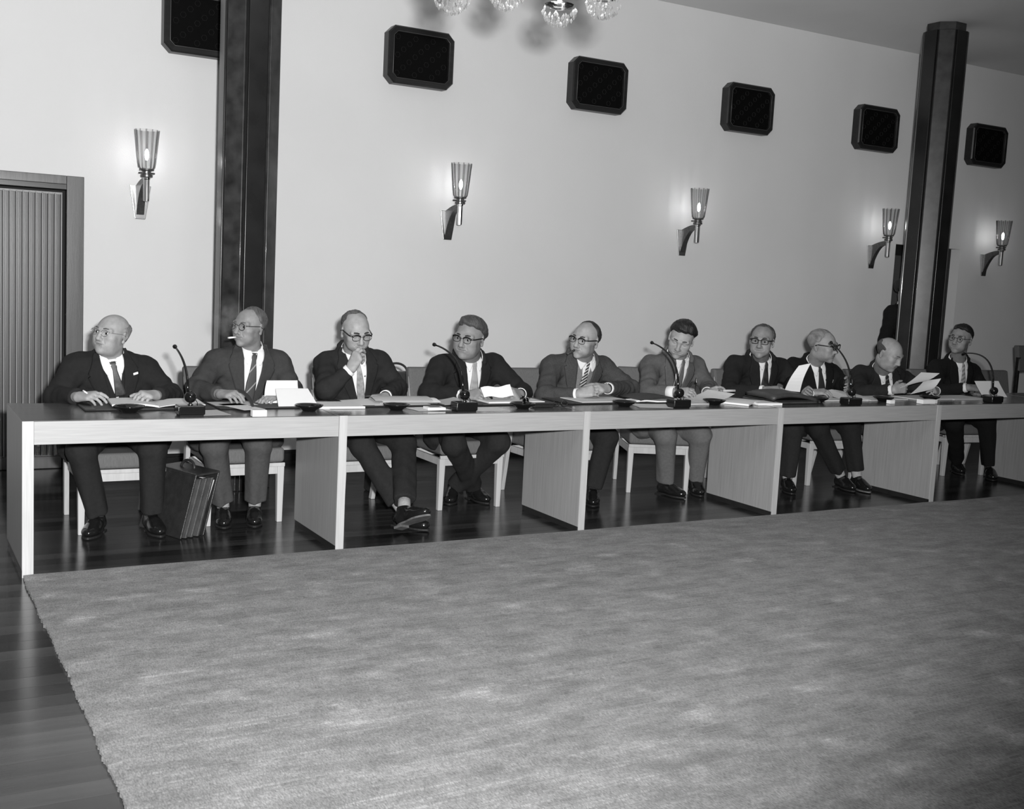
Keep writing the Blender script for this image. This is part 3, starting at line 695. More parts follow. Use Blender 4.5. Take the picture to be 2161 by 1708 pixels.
# crumpled cellophane, spectacle case, loose spectacles
r3 = random.Random(9); b = MB()
for i in range(12):
    c_ = np.array((2.83 + r3.uniform(-0.02, 0.02), 0.19 + r3.uniform(-0.02, 0.02), TZ + 0.035 + r3.uniform(0, 0.04)))
    q = [c_ + np.array((r3.uniform(-0.022, 0.022), r3.uniform(-0.022, 0.022), r3.uniform(-0.02, 0.025))) for _ in range(4)]
    b.add(q, [(0, 1, 2), (0, 2, 3), (0, 3, 1), (1, 3, 2)])
tag(b.build('crumpled_cellophane', MT['cellophane'], None), 'crumpled clear cellophane lying in the ashtray', 'wrapper')
t = thing('spectacle_case', 'dark spectacle case with metal rims right of the cellophane', 'case', (2.97, 0.22, TZ), 0)
b = MB(); b.box((2.90, 0.19, TZ), (3.04, 0.245, TZ + 0.012)); b.build('case_bottom', MT['pad'], t, bevel=0.005)
b = MB(); b.box((2.90, 0.19, TZ + 0.0165), (3.04, 0.245, TZ + 0.028)); b.build('case_lid', MT['pad'], t, bevel=0.005)
b = MB(); b.box((2.901, 0.191, TZ + 0.012), (3.039, 0.244, TZ + 0.0165)); b.build('rim', MT['chrome'], t)
t = thing('loose_spectacles', 'pair of dark spectacles lying folded open on the table', 'spectacles', (3.10, 0.22, TZ), 0)
for q in (-1, 1):
    MB().tube([(3.09 + q * 0.03 + 0.022 * math.cos(a), 0.20, TZ + 0.021 + 0.018 * math.sin(a)) for a in np.linspace(0, 2 * PI, 17)[:-1]], 0.0026, 6, closed=True).build('rim', MT['specs_dark'], t, smooth=True)
    MB().tube([(3.09 + q * 0.056, 0.20, TZ + 0.026), (3.10 + q * 0.056, 0.28, TZ + 0.022), (3.11 + q * 0.056, 0.32, TZ + 0.004)], 0.0024, 6).build('temple', MT['specs_dark'], t, smooth=True)
# fifth place
pad(3.53, 0.48, 0.62, 0.33, 0.02, 'dark desk pad before the man with the light pullover')
pages('paper_stack', 'white pages on the pad of the man with the light pullover', 'document', 3.55, 0.47, 0.42, 0.26, 0.02, 0.004, z=PZ)
t = thing('document_folder', 'dark document folder with white leaves sticking out, left of the man with the pen', 'folder', (3.95, 0.44, TZ), 0)
b = MB(); g = [[(3.80 + 0.36 * k / 6, 0.33 + 0.24 * i / 6, TZ + 0.020 + 0.018 * (k / 6) * (1 - k / 6) * 4 + 0.004 * i / 6) for k in range(7)] for i in range(7)]
MB().slab(g, 0.003).build('cover', MT['folder'], t)
MB().box((3.79, 0.325, TZ), (4.16, 0.575, TZ + 0.004)).build('back_cover', MT['folder'], t, bevel=0.001)
MB().slab([[(3.76 + 0.30 * k / 6, 0.345 + 0.2 * i / 6, TZ + 0.016 + 0.004 * math.sin(k)) for k in range(7)] for i in range(4)], 0.010).build('leaves', MT['card'], t)
pages('paper_sheet', 'white sheet left of the middle microphone', 'paper', 3.80, 0.20, 0.26, 0.20, -0.25, 0.0008)
# sixth place
pages('paper_stack', 'white pages under the hands of the man writing with a pen', 'document', 4.22, 0.37, 0.40, 0.30, 0.02, 0.006)
tag(flat('paper_sheet', None, 'paper', rect(4.40, 0.40, 0.30, 0.26, 0.1), MT['paper'], 0.001, TZ + 0.008, lambda u, v_: 0.055 * v_ ** 2.5), 'white sheet curling up below the cigar smoker\'s right-hand side', 'paper')
pages('paper_stack', 'pointed white brochure left of the brown briefcase', 'document', 4.62, 0.30, 0.34, 0.24, 0.55, 0.012, MT['card'], curl=lambda u, v_: 0.012 * math.sin(v_ * PI))
pages('paper_stack', 'white wad of pages at the table front, left of the brown briefcase', 'document', 4.75, 0.20, 0.20, 0.16, -0.1, 0.016, MT['card'])
# leather document case on the table
t = thing('leather_briefcase', 'soft brown leather briefcase lying on the table before the man with the raised sheet', 'briefcase', (5.0, 0.34, TZ), 0)
g = []
for i in range(9):
    u = i / 8; g.append([(4.81 + 0.43 * k / 12 + 0.03 * u, 0.17 + 0.32 * u, TZ + 0.028 + 0.060 * math.sin(PI * min(1, 0.08 + 0.92 * k / 12) ** 0.8) ** 0.7 * (0.5 + 0.5 * math.sin(PI * (0.15 + 0.7 * u)))) for k in range(13)])
MB().slab(g, 0.024).build('flap', MT['leather2'], t, smooth=True)
MB().box((4.82, 0.175, TZ), (5.27, 0.50, TZ + 0.018)).build('body', MT['leather2'], t, bevel=0.007)
MB().box((4.83, 0.172, TZ + 0.019), (5.255, 0.49, TZ + 0.027)).build('gusset', MT['leather'], t, bevel=0.003)
# eighth place and beyond
pages('paper_stack', 'white pages before the man in profile', 'document', 5.63, 0.42, 0.46, 0.26, -0.05, 0.006)
tag(flat('paper_sheet', None, 'paper', rect(5.82, 0.47, 0.32, 0.24, -0.1), MT['paper'], 0.001, TZ + 0.008, lambda u, v_: 0.045 * u * (1 - abs(v_ - 0.4))), 'white sheet lifted under the hand of the man in profile', 'paper')
pages('paper_stack', 'long white pages between the fourth microphone and the bald reading man', 'document', 6.10, 0.42, 0.44, 0.24, 0.08, 0.006)
b = MB(); b.box((-0.025, -0.018, 0), (0.025, 0.018, 0.026), np.eye(3), (5.915, 0.12, TZ)); tag(b.build('matchbox', MT['card'], None, bevel=0.001), 'small white matchbox right of the fourth microphone', 'matchbox')
pages('paper_stack', 'white pages lying under the hands of the bald reading man', 'document', 6.62, 0.42, 0.44, 0.26, 0.0, 0.006)
t = thing('cigarette_carton', 'white cigarette box at the table front beside the fifth panel', 'box', (6.28, 0.09, TZ), 0)
MB().box((6.19, 0.06, TZ), (6.325, 0.12, TZ + 0.032)).build('sleeve', MT['card'], t, bevel=0.002); MB().box((6.3255, 0.062, TZ + 0.001), (6.352, 0.118, TZ + 0.031)).build('lid', MT['paper'], t, bevel=0.002)
pages('paper_stack', 'white pages left of the farthest microphone', 'document', 7.00, 0.40, 0.40, 0.26, 0.0, 0.005)
g = [[(7.26 + 0.30 * k / 8, 0.36 + 0.10 * u, TZ + 0.004 + 0.125 * u - 0.02 * u * (1 - u)) for k in range(9)] for u in np.linspace(0, 1, 9)]
tag(MB().slab(g, 0.0012, (0, 1, 0)).build('paper_sheet', MT['card'], None), 'white sheet propped upright behind the farthest microphone', 'paper')

# briefcase on the floor between the first two men
t = thing('briefcase', 'black leather briefcase with open gusset standing on the floor between the first two men', 'briefcase', (0.92, 0.72, 0), 0)
az = math.radians(-68); c, s = math.cos(az), math.sin(az)
def bx(x, y_, z): return np.array((0.875 + c * x - s * y_ + z * 0.16, 0.745 + s * x + c * y_ - z * 0.05, z))
tilt = 0.035
def side(yo, nm, m_, h=0.36, th=0.012):
    b = MB(); b.hexa([bx(-0.20, yo, 0.002), bx(0.20, yo, 0.002), bx(0.20, yo + th, 0.002), bx(-0.20, yo + th, 0.002)], [bx(-0.185, yo + tilt, h), bx(0.185, yo + tilt, h), bx(0.185, yo + tilt + th, h), bx(-0.185, yo + tilt + th, h)])
    return b.build(nm, m_, t, bevel=0.005)
side(-0.095, 'front_panel', MT['leather'])
side(0.055, 'back_panel', MT['leather'], 0.365)
for k, yo in enumerate((-0.06, -0.022, 0.018)):
    side(yo, 'compartment', MT['leather'], 0.335 - 0.01 * k, 0.006)
    b = MB(); e = 0.205       # folded end gusset
    b.hexa([bx(e - 0.03, yo - 0.02, 0.004), bx(e, yo - 0.005, 0.004), bx(e, yo + 0.008, 0.004), bx(e - 0.03, yo + 0.02, 0.004)], [bx(e - 0.045, yo - 0.02 + tilt, 0.33), bx(e - 0.012, yo - 0.005 + tilt, 0.335), bx(e - 0.012, yo + 0.008 + tilt, 0.335), bx(e - 0.045, yo + 0.02 + tilt, 0.33)])
    b.build('gusset', MT['leather2'], t, bevel=0.003)
b = MB(); b.hexa([bx(-0.186, -0.10 + tilt, 0.345), bx(0.186, -0.10 + tilt, 0.345), bx(0.186, 0.07 + tilt, 0.352), bx(-0.186, 0.07 + tilt, 0.352)], [bx(-0.183, -0.09 + tilt, 0.362), bx(0.183, -0.09 + tilt, 0.362), bx(0.183, 0.065 + tilt, 0.368), bx(-0.183, 0.065 + tilt, 0.368)])
b.build('flap', MT['leather'], t, bevel=0.006)
MB().tube([bx(0.062 * math.cos(a) + 0.0, tilt - 0.02, 0.365 + 0.045 * math.sin(a)) for a in np.linspace(0, PI, 13)], 0.008, 8).build('handle', MT['leather'], t, smooth=True)
b = MB(); b.hexa([bx(0.02, 0.03, 0.02), bx(0.17, 0.03, 0.02), bx(0.17, 0.045, 0.02), bx(0.02, 0.045, 0.02)], [bx(0.02, 0.03 + tilt, 0.315), bx(0.175, 0.03 + tilt, 0.315), bx(0.175, 0.045 + tilt, 0.315), bx(0.02, 0.045 + tilt, 0.315)]); b.build('papers', MT['paper'], t)
# black bag with hoop handle on the floor/chair behind the third and fourth men
t = thing('tall_case', 'tall black case with a hoop handle standing behind the third and fourth men', 'case', (2.52, 1.20, 0.0), 0)
b = MB(); b.hexa([(2.375, 1.42, 0.0), (2.70, 1.42, 0.0), (2.70, 1.60, 0.0), (2.375, 1.60, 0.0)], [(2.39, 1.46, 0.845), (2.69, 1.46, 0.845), (2.69, 1.56, 0.845), (2.39, 1.56, 0.845)]); b.build('body', MT['leather'], t, bevel=0.02)
MB().tube([(2.55 + 0.085 * math.cos(a), 1.50, 0.84 + 0.062 * math.sin(a)) for a in np.linspace(0, PI, 15)], 0.008, 8).build('handle', MT['leather'], t, smooth=True)
# ------------------------------------------------------------------ people: bodies as signed distance fields, meshed by surface nets
def V3(p): return np.asarray(p, float)
def unit(p): p = V3(p); return p / (np.linalg.norm(p) + 1e-12)

class Field:
    def __init__(s, xs, ys, zs):
        s.ax = [np.asarray(a, np.float32) for a in (xs, ys, zs)]
        s.d = np.full([len(a) for a in s.ax], 0.3, np.float32)
    def sl(s, lo, hi):
        r = []
        for i in range(3):
            a = int(np.searchsorted(s.ax[i], lo[i])); b = int(np.searchsorted(s.ax[i], hi[i]))
            if b <= a: return None
            r.append(slice(a, b))
        return tuple(r)
    def ev(s, prim, pad):
        lo, hi, fn = prim; q = s.sl(V3(lo) - pad, V3(hi) + pad)
        if q is None: return None, None
        X = s.ax[0][q[0]][:, None, None]; Y = s.ax[1][q[1]][None, :, None]; Z = s.ax[2][q[2]][None, None, :]
        return q, fn(X, Y, Z).astype(np.float32)
    def add(s, prim, k=0.0):
        q, b = s.ev(prim, max(k, 0.0) + 0.025)
        if q is None: return s
        a = s.d[q]
        if k > 0:
            h = np.maximum(k - np.abs(a - b), 0) / k; s.d[q] = np.minimum(a, b) - h * h * (k * 0.25)
        else: s.d[q] = np.minimum(a, b)
        return s
    def sub(s, prim, k=0.0):
        q, b = s.ev(prim, max(k, 0.0) + 0.025)
        if q is None: return s
        a = s.d[q]; b = -b
        if k > 0:
            h = np.maximum(k - np.abs(a - b), 0) / k; s.d[q] = np.maximum(a, b) + h * h * (k * 0.25)
        else: s.d[q] = np.maximum(a, b)
        return s
    def sample(s, P):
        idx = []; fr = []
        for i in range(3):
            a = s.ax[i]; j = np.clip(np.searchsorted(a, P[:, i]) - 1, 0, len(a) - 2); t = np.clip((P[:, i] - a[j]) / (a[j + 1] - a[j]), 0, 1)
            idx.append(j); fr.append(t)
        o = 0
        for c in range(8):
            w_ = 1; ii = []
            for i in range(3):
                bit = (c >> i) & 1; ii.append(idx[i] + bit); w_ = w_ * (fr[i] if bit else 1 - fr[i])
            o = o + w_ * s.d[tuple(ii)]
        return o
    def mesh(s, smooth=0):
        d = s.d; ax = s.ax; sg = d < 0; nx, ny, nz = d.shape
        cnt = np.zeros((nx - 1, ny - 1, nz - 1), np.uint8)
        for i in (0, 1):
            for j in (0, 1):
                for k in (0, 1): cnt += sg[i:nx - 1 + i, j:ny - 1 + j, k:nz - 1 + k]
        act = (cnt > 0) & (cnt < 8); idx = np.argwhere(act); n = len(idx)
        vid = np.full(act.shape, -1, np.int32); vid[act] = np.arange(n, dtype=np.int32)
        acc = np.zeros((n, 3), np.float64); cn = np.zeros(n)
        offs = [(i, j, k) for i in (0, 1) for j in (0, 1) for k in (0, 1)]
        co = {o: (idx[:, 0] + o[0], idx[:, 1] + o[1], idx[:, 2] + o[2]) for o in offs}
        dv = {o: d[co[o]] for o in offs}
        for o in offs:
            for a in range(3):
                if o[a]: continue
                p = list(o); p[a] = 1; p = tuple(p)
                m = (dv[o] < 0) != (dv[p] < 0); t = dv[o][m] / (dv[o][m] - dv[p][m])
                for i in range(3):
                    A = ax[i][co[o][i][m]]; acc[m, i] += A + ((ax[i][co[p][i][m]] - A) * t if i == a else 0)
                cn[m] += 1
        v = acc / cn[:, None]; fs = []
        for a in range(3):
            b, c = (a + 1) % 3, (a + 2) % 3
            s1 = [slice(None)] * 3; s2 = [slice(None)] * 3; s1[a] = slice(0, -1); s2[a] = slice(1, None)
            A = sg[tuple(s1)]; B = sg[tuple(s2)]; e = np.argwhere(A != B)
            ok = (e[:, b] > 0) & (e[:, c] > 0) & (e[:, b] < d.shape[b] - 1) & (e[:, c] < d.shape[c] - 1); e = e[ok]
            ins = A[tuple(e.T)]
            def cell(db, dc):
                q = e.copy(); q[:, b] -= db; q[:, c] -= dc; return vid[tuple(q.T)]
            f = np.stack([cell(1, 1), cell(0, 1), cell(0, 0), cell(1, 0)], 1)
            f[~ins] = f[~ins][:, ::-1]; fs.append(f)
        f = np.vstack(fs)
        for _ in range(smooth):
            sm_ = np.zeros_like(v); c_ = np.zeros(len(v))
            for a, b in ((0, 1), (1, 2), (2, 3), (3, 0)):
                np.add.at(sm_, f[:, a], v[f[:, b]]); np.add.at(c_, f[:, a], 1); np.add.at(sm_, f[:, b], v[f[:, a]]); np.add.at(c_, f[:, b], 1)
            v = 0.5 * v + 0.5 * sm_ / np.maximum(c_, 1)[:, None]
        return v, f

def cone(a, b, ra, rb, capb=False, capa=False, sq=None, wr=None, fold=None):
    a = V3(a); b = V3(b); ab = b - a; L2 = float(ab @ ab) + 1e-12; L = math.sqrt(L2); R_ = max(ra, rb) * (1.25 if sq else 1) + 0.012; q1 = unit(np.cross(ab, (0.3, 1, 0.1))); q2 = unit(np.cross(ab, q1))
    lo = np.minimum(a, b) - R_; hi = np.maximum(a, b) + R_
    def fn(X, Y, Z):
        x, y, z = X - a[0], Y - a[1], Z - a[2]
        tr = (x * ab[0] + y * ab[1] + z * ab[2]) / L2; t = np.clip(tr, 0, 1)
        px, py, pz = x - t * ab[0], y - t * ab[1], z - t * ab[2]
        if sq:
            u, k = sq; c = (px * u[0] + py * u[1] + pz * u[2]) * (1 / k - 1); px, py, pz = px + u[0] * c, py + u[1] * c, pz + u[2] * c
        r = ra + (rb - ra) * t
        if wr: r = r + wr[0] * np.sin(wr[1] * t * L + wr[2] + 18 * (px - py))* np.clip(1 - np.abs(t - wr[3]) * 2.2, 0, 1)
        if fold:
            th = np.arctan2(px * q1[0] + py * q1[1] + pz * q1[2], px * q2[0] + py * q2[1] + pz * q2[2])
            r = r + fold[0] * (np.sin(3 * th + fold[1] + 1.5 * t) + 0.7 * np.sin(5 * th - fold[1] - 2.2 * t)) * (0.25 + 0.75 * t)
        d = np.sqrt(px * px + py * py + pz * pz) - r
        if capb: d = np.maximum(d, (tr - 1) * L)
        if capa: d = np.maximum(d, -tr * L)
        return d
    return lo, hi, fn
def ell(c, r, R=None):
    c = V3(c); r = V3(r); R = np.eye(3) if R is None else np.asarray(R)      # rows of R: axes
    m = max(r); lo, hi = c - m, c + m
    def fn(X, Y, Z):
        x, y, z = X - c[0], Y - c[1], Z - c[2]; k0 = 0; k1 = 0
        for i in range(3):
            q = (x * R[i][0] + y * R[i][1] + z * R[i][2]) / r[i]; k0 = k0 + q * q; q = q / r[i]; k1 = k1 + q * q
        k0 = np.sqrt(k0); k1 = np.sqrt(k1); return k0 * (k0 - 1) / np.maximum(k1, 1e-6)
    return lo, hi, fn
def rbox(c, h, R, rad):
    c = V3(c); R = np.asarray(R); m = float(np.linalg.norm(h)) + rad; lo, hi = c - m, c + m
    def fn(X, Y, Z):
        x, y, z = X - c[0], Y - c[1], Z - c[2]; o = 0; mx = None
        for i in range(3):
            q = np.abs(x * R[i][0] + y * R[i][1] + z * R[i][2]) - (h[i] - rad); p = np.maximum(q, 0); o = o + p * p; mx = q if mx is None else np.maximum(mx, q)
        return np.sqrt(o) + np.minimum(mx, 0) - rad
    return lo, hi, fn

def drape(fld, O, U, Vv, Fw, rows, ncol, off, th, start=0.34):
    """lay a strip (rows of (v, u0, u1)) on the front of a field; returns a closed slab"""
    R_ = len(rows); g = np.zeros((R_, ncol, 3))
    for i, (v_, u0, u1) in enumerate(rows):
        for k in range(ncol): g[i, k] = O + Vv * v_ + U * (u0 + (u1 - u0) * k / (ncol - 1))
    P = g.reshape(-1, 3) + Fw * start; t = np.zeros(len(P)); done = np.zeros(len(P), bool)
    for _ in range(130):
        d = fld.sample(P - Fw * t[:, None]); done |= d < 0.0005; t = np.where(done, t, t + np.clip(d * 0.7, 0.0012, 0.02)); 
    t = np.where(done, t, np.nan)
    if np.isnan(t).all(): t[:] = start
    t = np.where(np.isnan(t), np.nanmax(t), t)
    T2 = t.reshape(R_, ncol)
    T2 = np.minimum(T2, np.nanmedian(T2, axis=1, keepdims=True) + 0.05)
    front = g + Fw * start - Fw * T2[..., None] + Fw * (off + th)
    return MB().slab(front, th + 0.004, -Fw)

def rows_interp(tab, n):
    tab = sorted(tab, key=lambda r: -r[0]); vs = [r[0] for r in tab][::-1]
    out = []
    for v_ in np.linspace(tab[0][0], tab[-1][0], n):
        out.append((v_, float(np.interp(v_, vs, [r[1] for r in tab][::-1])), float(np.interp(v_, vs, [r[2] for r in tab][::-1]))))
    return out

def skin_mat(v):
    m = mat('skin', v, 0.52, 0.28, noise=0.16, nscale=32, bump=0.10, bscale=150); return m
def cloth(v, tweed=False):
    return mat('suit_cloth', v, 0.92, 0.18, noise=0.35 if tweed else 0.12, nscale=220 if tweed else 60, bump=0.25, bscale=26 if not tweed else 60)
def hair_mat(v): return mat('hair', v, 0.5, 0.35, noise=0.45, nscale=30, bump=0.6, bscale=90, stretch=(2.2, 0.5, 0.5))
def nrange(a, b, step): return np.arange(a, b + step, step)
def merge_axis(lo, hi, base, fine):
    """grid axis from lo to hi with the given base step and finer intervals [(a, b, step)]"""
    out = [lo]
    while out[-1] < hi:
        x = out[-1]; st_ = base
        for a, b, q in fine:
            if a - base < x < b: st_ = min(st_, q)
        out.append(x + st_)
    return np.array(out)

# one shoe shape shared by all
def shoe_meshes():
    f = Field(nrange(-0.07, 0.07, 0.004), nrange(-0.24, 0.11, 0.004), nrange(-0.01, 0.14, 0.004))
    f.add(cone((0, 0.035, 0.048), (0, -0.06, 0.052), 0.034, 0.038)).add(ell((0, -0.11, 0.036), (0.048, 0.085, 0.034)), 0.03).add(cone((0, 0.02, 0.05), (0, 0.012, 0.105), 0.036, 0.037), 0.03).add(cone((0, -0.02, 0.075), (0, -0.1, 0.045), 0.026, 0.03), 0.03)
    f.sub(rbox((0, 0.02, 0.150), (0.2, 0.2, 0.036), np.eye(3), 0.001)); f.sub(rbox((0, -0.05, -0.03), (0.2, 0.3, 0.043), np.eye(3), 0.001))
    v, q = f.mesh(1)
    b = MB(); pl = []
    for i in range(28):
        a = 2 * PI * i / 28; y_ = math.cos(a); x = math.sin(a)
        yy = -0.062 + 0.136 * y_; wv = 0.041 + 0.011 * math.exp(-((yy + 0.125) / 0.06) ** 2) - 0.006 * math.exp(-((yy + 0.03) / 0.03) ** 2)
        pl.append((x * wv * (abs(math.cos(a)) < 0.999 or 0.3), yy))
    b.prism(pl, 0.004, 0.015); b.box((-0.034, 0.012, -0.010), (0.034, 0.070, 0.0045))
    return v, q, b
SHV, SHF, SOLE = shoe_meshes()
def put_shoe(t, ankle, toe, up=(0, 0, 1), light_sole=False, hs=1.0):
    """ankle: world point above the heel; toe: world direction"""
    yb = -unit(toe); z = unit(V3(up) - yb * np.dot(up, yb)); x = np.cross(yb, z); Rm = np.stack([x, yb, z], 1) * hs
    o = raw('shoe', SHV @ Rm.T + V3(ankle), SHF, MT['shoe'], t)
    vv = np.array(SOLE.v) @ Rm.T + V3(ankle) - root_loc(t)
    me = bpy.data.meshes.new('sole'); me.from_pydata([tuple(p) for p in vv], [], SOLE.f); me.validate()
    so = link('sole', me, MT['sole'] if light_sole else MT['sole_dark'], o)
    b = MB()
    for k in range(3):
        yy = -0.045 - 0.018 * k; zz = 0.092 - 0.011 * k
        pts = [V3(ankle) + Rm @ np.array((xx, yy, zz + 0.004 - abs(xx) * 0.35)) for xx in (-0.016, 0, 0.016)]
        b.tube(pts, 0.002, 5)
    b.build('shoelace', MT['shoe'], o, smooth=True)

def hand_prims(wr, tips, nrm, thumb_side, curl=(22, 34, 24), spread=1.0, curls=None, thumb=(0.75, 0.6, 0.25), sc=1.0, straight_index=False):
    f = unit(V3(tips) - V3(wr)); n = unit(V3(nrm) - f * np.dot(nrm, f)); t = np.cross(f, n) * thumb_side
    w = V3(wr); P = []; ends = []
    base = [(0.090, 0.030), (0.094, 0.010), (0.089, -0.011), (0.080, -0.030)]; ln = [0.074, 0.082, 0.076, 0.060]; rad = [0.0098, 0.0100, 0.0095, 0.0086]
    for (a, l), r in zip(base, (0.0145, 0.0150, 0.0145, 0.013)):
        P.append((cone(w + sc * (f * 0.008 + t * l * 0.55), w + sc * (f * a + t * l), sc * 0.0175, sc * r), 0.016))
    for i in range(4):
        p = w + sc * (f * base[i][0] + t * base[i][1]); c = 0.0; cl = curls[i] if curls else curl
        d0 = unit(f + t * (base[i][1] * 2.0 * spread))
        for j, fr in enumerate((0.44, 0.31, 0.25)):
            c += math.radians(cl[j]); d = d0 * math.cos(c) + n * math.sin(c); q = p + d * ln[i] * fr * sc
            P.append((cone(p, q, sc * rad[i] * (1 - 0.07 * j), sc * rad[i] * (1 - 0.07 * (j + 1))), 0.004)); p = q
        ends.append(p)
    p = w + sc * (f * 0.022 + t * 0.026 + n * 0.006); d = unit(f * thumb[0] + t * thumb[1] + n * thumb[2]); q = p + d * 0.046 * sc
    P.append((cone(p, q, sc * 0.0165, sc * 0.0125), 0.014)); d2 = unit(d + f * 0.35 - t * 0.25 + n * 0.15); e = q + d2 * 0.034 * sc; P.append((cone(q, e, sc * 0.0115, sc * 0.0105), 0.005))
    d3 = unit(d2 + f * 0.2 - t * 0.2); e2 = e + d3 * 0.026 * sc; P.append((cone(e, e2, sc * 0.0105, sc * 0.009), 0.004)); ends.append(e2)
    return P, ends

def person(sp):
    X0 = sp['base']; t = thing('person', sp['label'], 'person', (X0[0], X0[1], 0.0), 0, None)
    H = at(*sp['head']); hs = sp.get('hs', 1.0)
    toc = CC - H; toc[2] = 0; toc = unit(toc); rh = RC[0].copy(); rh[2] = 0; rh = unit(rh - toc * np.dot(rh, toc))
    ya, pi_, ro = [math.radians(a) for a in (sp.get('yaw', 0), sp.get('pitch', 0), sp.get('roll', 0))]
    f = math.cos(ya) * toc - math.sin(ya) * rh; fz = f * math.cos(pi_) + np.array((0, 0, math.sin(pi_))); yb = -unit(fz)
    z = unit(np.array((0, 0, 1.0)) - yb * yb[2]); x = np.cross(yb, z)
    z, x = z * math.cos(ro) + x * math.sin(ro), x * math.cos(ro) - z * math.sin(ro)
    HR = np.stack([x, yb, z])                              # rows: head axes
    def hp(p): return H + hs * (V3(p) @ HR)
    SL, SR = at(*sp['sl']), at(*sp['sr']); EL, ER = at(*sp['el']), at(*sp['er']); WL, WR = at(*sp['wl']), at(*sp['wr'])
    P = V3(sp['pelvis']); bk = sp.get('bulk', 1.0)
    Msh = (SL + SR) / 2; U0 = unit(SR - SL)
    up = unit(Msh - P); U = unit(U0 - up * np.dot(U0, up)); Fw = np.cross(U, up)
    N = Msh + up * 0.035 + Fw * 0.005
    N = 0.75 * N + 0.25 * (hp((0, 0.02, -0.15)))
    Ht = float(np.linalg.norm(Msh - P))
    near = sp.get('near', True)
    hb = 0.0046 if near else 0.0056; hf = 0.0031 if near else 0.0040
    stand_ = sp.get('stand', False)
    KL, KR, AL, AR = [V3(sp[k]) for k in ('kl', 'kr', 'al', 'ar')]
    hipL, hipR = P - U * 0.09, P + U * 0.09
    # ---- body
    allp = np.array([SL, SR, EL, ER, WL, WR, P, KL, KR, AL, AR, H, WL + unit(V3(at(*sp['tl'])) - WL) * 0.12, WR + unit(V3(at(*sp['tr'])) - WR) * 0.12])
    lo = allp.min(0) - 0.13; hi = allp.max(0) + 0.15
    hx = [(H[i] - 0.135 * hs, H[i] + 0.135 * hs, hf) for i in range(3)]
    zfine = [hx[2]]; zl = 0.71 if not stand_ else 1.2
    ax = merge_axis(lo[0], hi[0], hb, [hx[0]]); ay = merge_axis(lo[1], hi[1], hb, [hx[1]])
    az_ = [lo[2]]
    while az_[-1] < hi[2]:
        q = az_[-1]; az_.append(q + (0.011 if q < zl else (hf if hx[2][0] < q < hx[2][1] else hb)))
    B = Field(ax, ay, np.array(az_))
    B.add(ell(P, (0.13, 0.10, 0.11), np.stack([U, -Fw, up]))).add(cone(P, N - up * 0.12, 0.10, 0.11, sq=(Fw, 0.75)), 0.05)
    B.add(cone(SL + U * 0.09 - up * 0.085, SR - U * 0.09 - up * 0.085, 0.042, 0.042), 0.04)
    for a, b_, c_ in ((SL, EL, WL), (SR, ER, WR)):
        B.add(cone(a + U * (0.075 if a is SL else -0.075) - up * 0.085, b_, 0.036, 0.032), 0.03).add(cone(b_, c_, 0.036, 0.0265), 0.015)
    for a, b_, c_ in ((hipL, KL, AL), (hipR, KR, AR)):
        B.add(cone(a, b_, 0.062, 0.045), 0.03).add(cone(b_, c_, 0.044, 0.032), 0.02)
        B.add(cone(c_, c_ - np.array((0, 0, 0.03)), 0.032, 0.03), 0.01)
    tl, tr = at(*sp['tl']), at(*sp['tr'])
    hl = dict(sp.get('hl', {})); hr = dict(sp.get('hr', {}))
    pl_, endL = hand_prims(WL, tl, hl.pop('n', (0, 0.1, -1)), 1, **hl); pr_, endR = hand_prims(WR, tr, hr.pop('n', (0, 0.1, -1)), -1, **hr)
    for q, k in pl_ + pr_: B.add(q, k)
    # head
    nb0 = unit(hp((0, 0.018, -0.055)) - N); B.add(cone(N - nb0 * 0.06, hp((0, 0.018, -0.055)), 0.063 * hs * sp.get('neck', 1), 0.056 * hs * sp.get('neck', 1)), 0.02)
    def E(c, r, k, R=None): B.add(ell(hp(c), V3(r) * hs, HR if R is None else R), k * hs)
    def Cn(a, b_, r1, r2, k): B.add(cone(hp(a), hp(b_), r1 * hs, r2 * hs), k * hs)
    E((0, 0.014, 0.036), (0.076, 0.096, 0.081), 0.01); E((0, -0.028, 0.0), (0.066, 0.070, 0.088), 0.03)
    jw = sp.get('jaw', 1.0)
    E((0, -0.034, -0.060), (0.056 * jw, 0.056, 0.050), 0.03); B.add(ell(hp((0, -0.078, -0.098)), V3((0.021, 0.018, 0.016)) * hs, HR), 0.03)
    for q in (-1, 1):
        E((q * 0.046, -0.066, -0.016), (0.022, 0.022, 0.018), 0.03)
        E((q * 0.038 * jw, -0.058, -0.055), (0.024, 0.026, 0.026), 0.025)
        Cn((q * 0.050, -0.082, 0.026), (q * 0.012, -0.095, 0.024), 0.010, 0.010, 0.018)
    for q in (-1, 1): B.sub(ell(hp((q * 0.0325, -0.106, 0.008)), V3((0.0165, 0.019, 0.0115)) * hs, HR), 0.012)
    closed = sp.get('closed', False)
    for q in (-1, 1):
        E((q * 0.0325, -0.082, 0.008), (0.0145, 0.0128 if closed else 0.0105, 0.0115), 0.004)
        if not closed:
            Cn((q * 0.0325 - 0.014, -0.0895, 0.0112), (q * 0.0325 + 0.014, -0.0895, 0.0112), 0.0034, 0.0034, 0.003)
            Cn((q * 0.0325 - 0.013, -0.089, 0.001), (q * 0.0325 + 0.013, -0.089, 0.001), 0.0022, 0.0022, 0.003)
    nl = sp.get('nose', 1.0)
    Cn((0, -0.094, 0.018), (0, -0.113 * nl, -0.026), 0.0085, 0.0125, 0.012); E((0, -0.114 * nl, -0.029), (0.013, 0.012, 0.010), 0.006)
    for q in (-1, 1): E((q * 0.0125, -0.101, -0.032), (0.0085, 0.011, 0.0085), 0.006)
    E((0, -0.083, -0.054), (0.034, 0.0155, 0.022), 0.020)
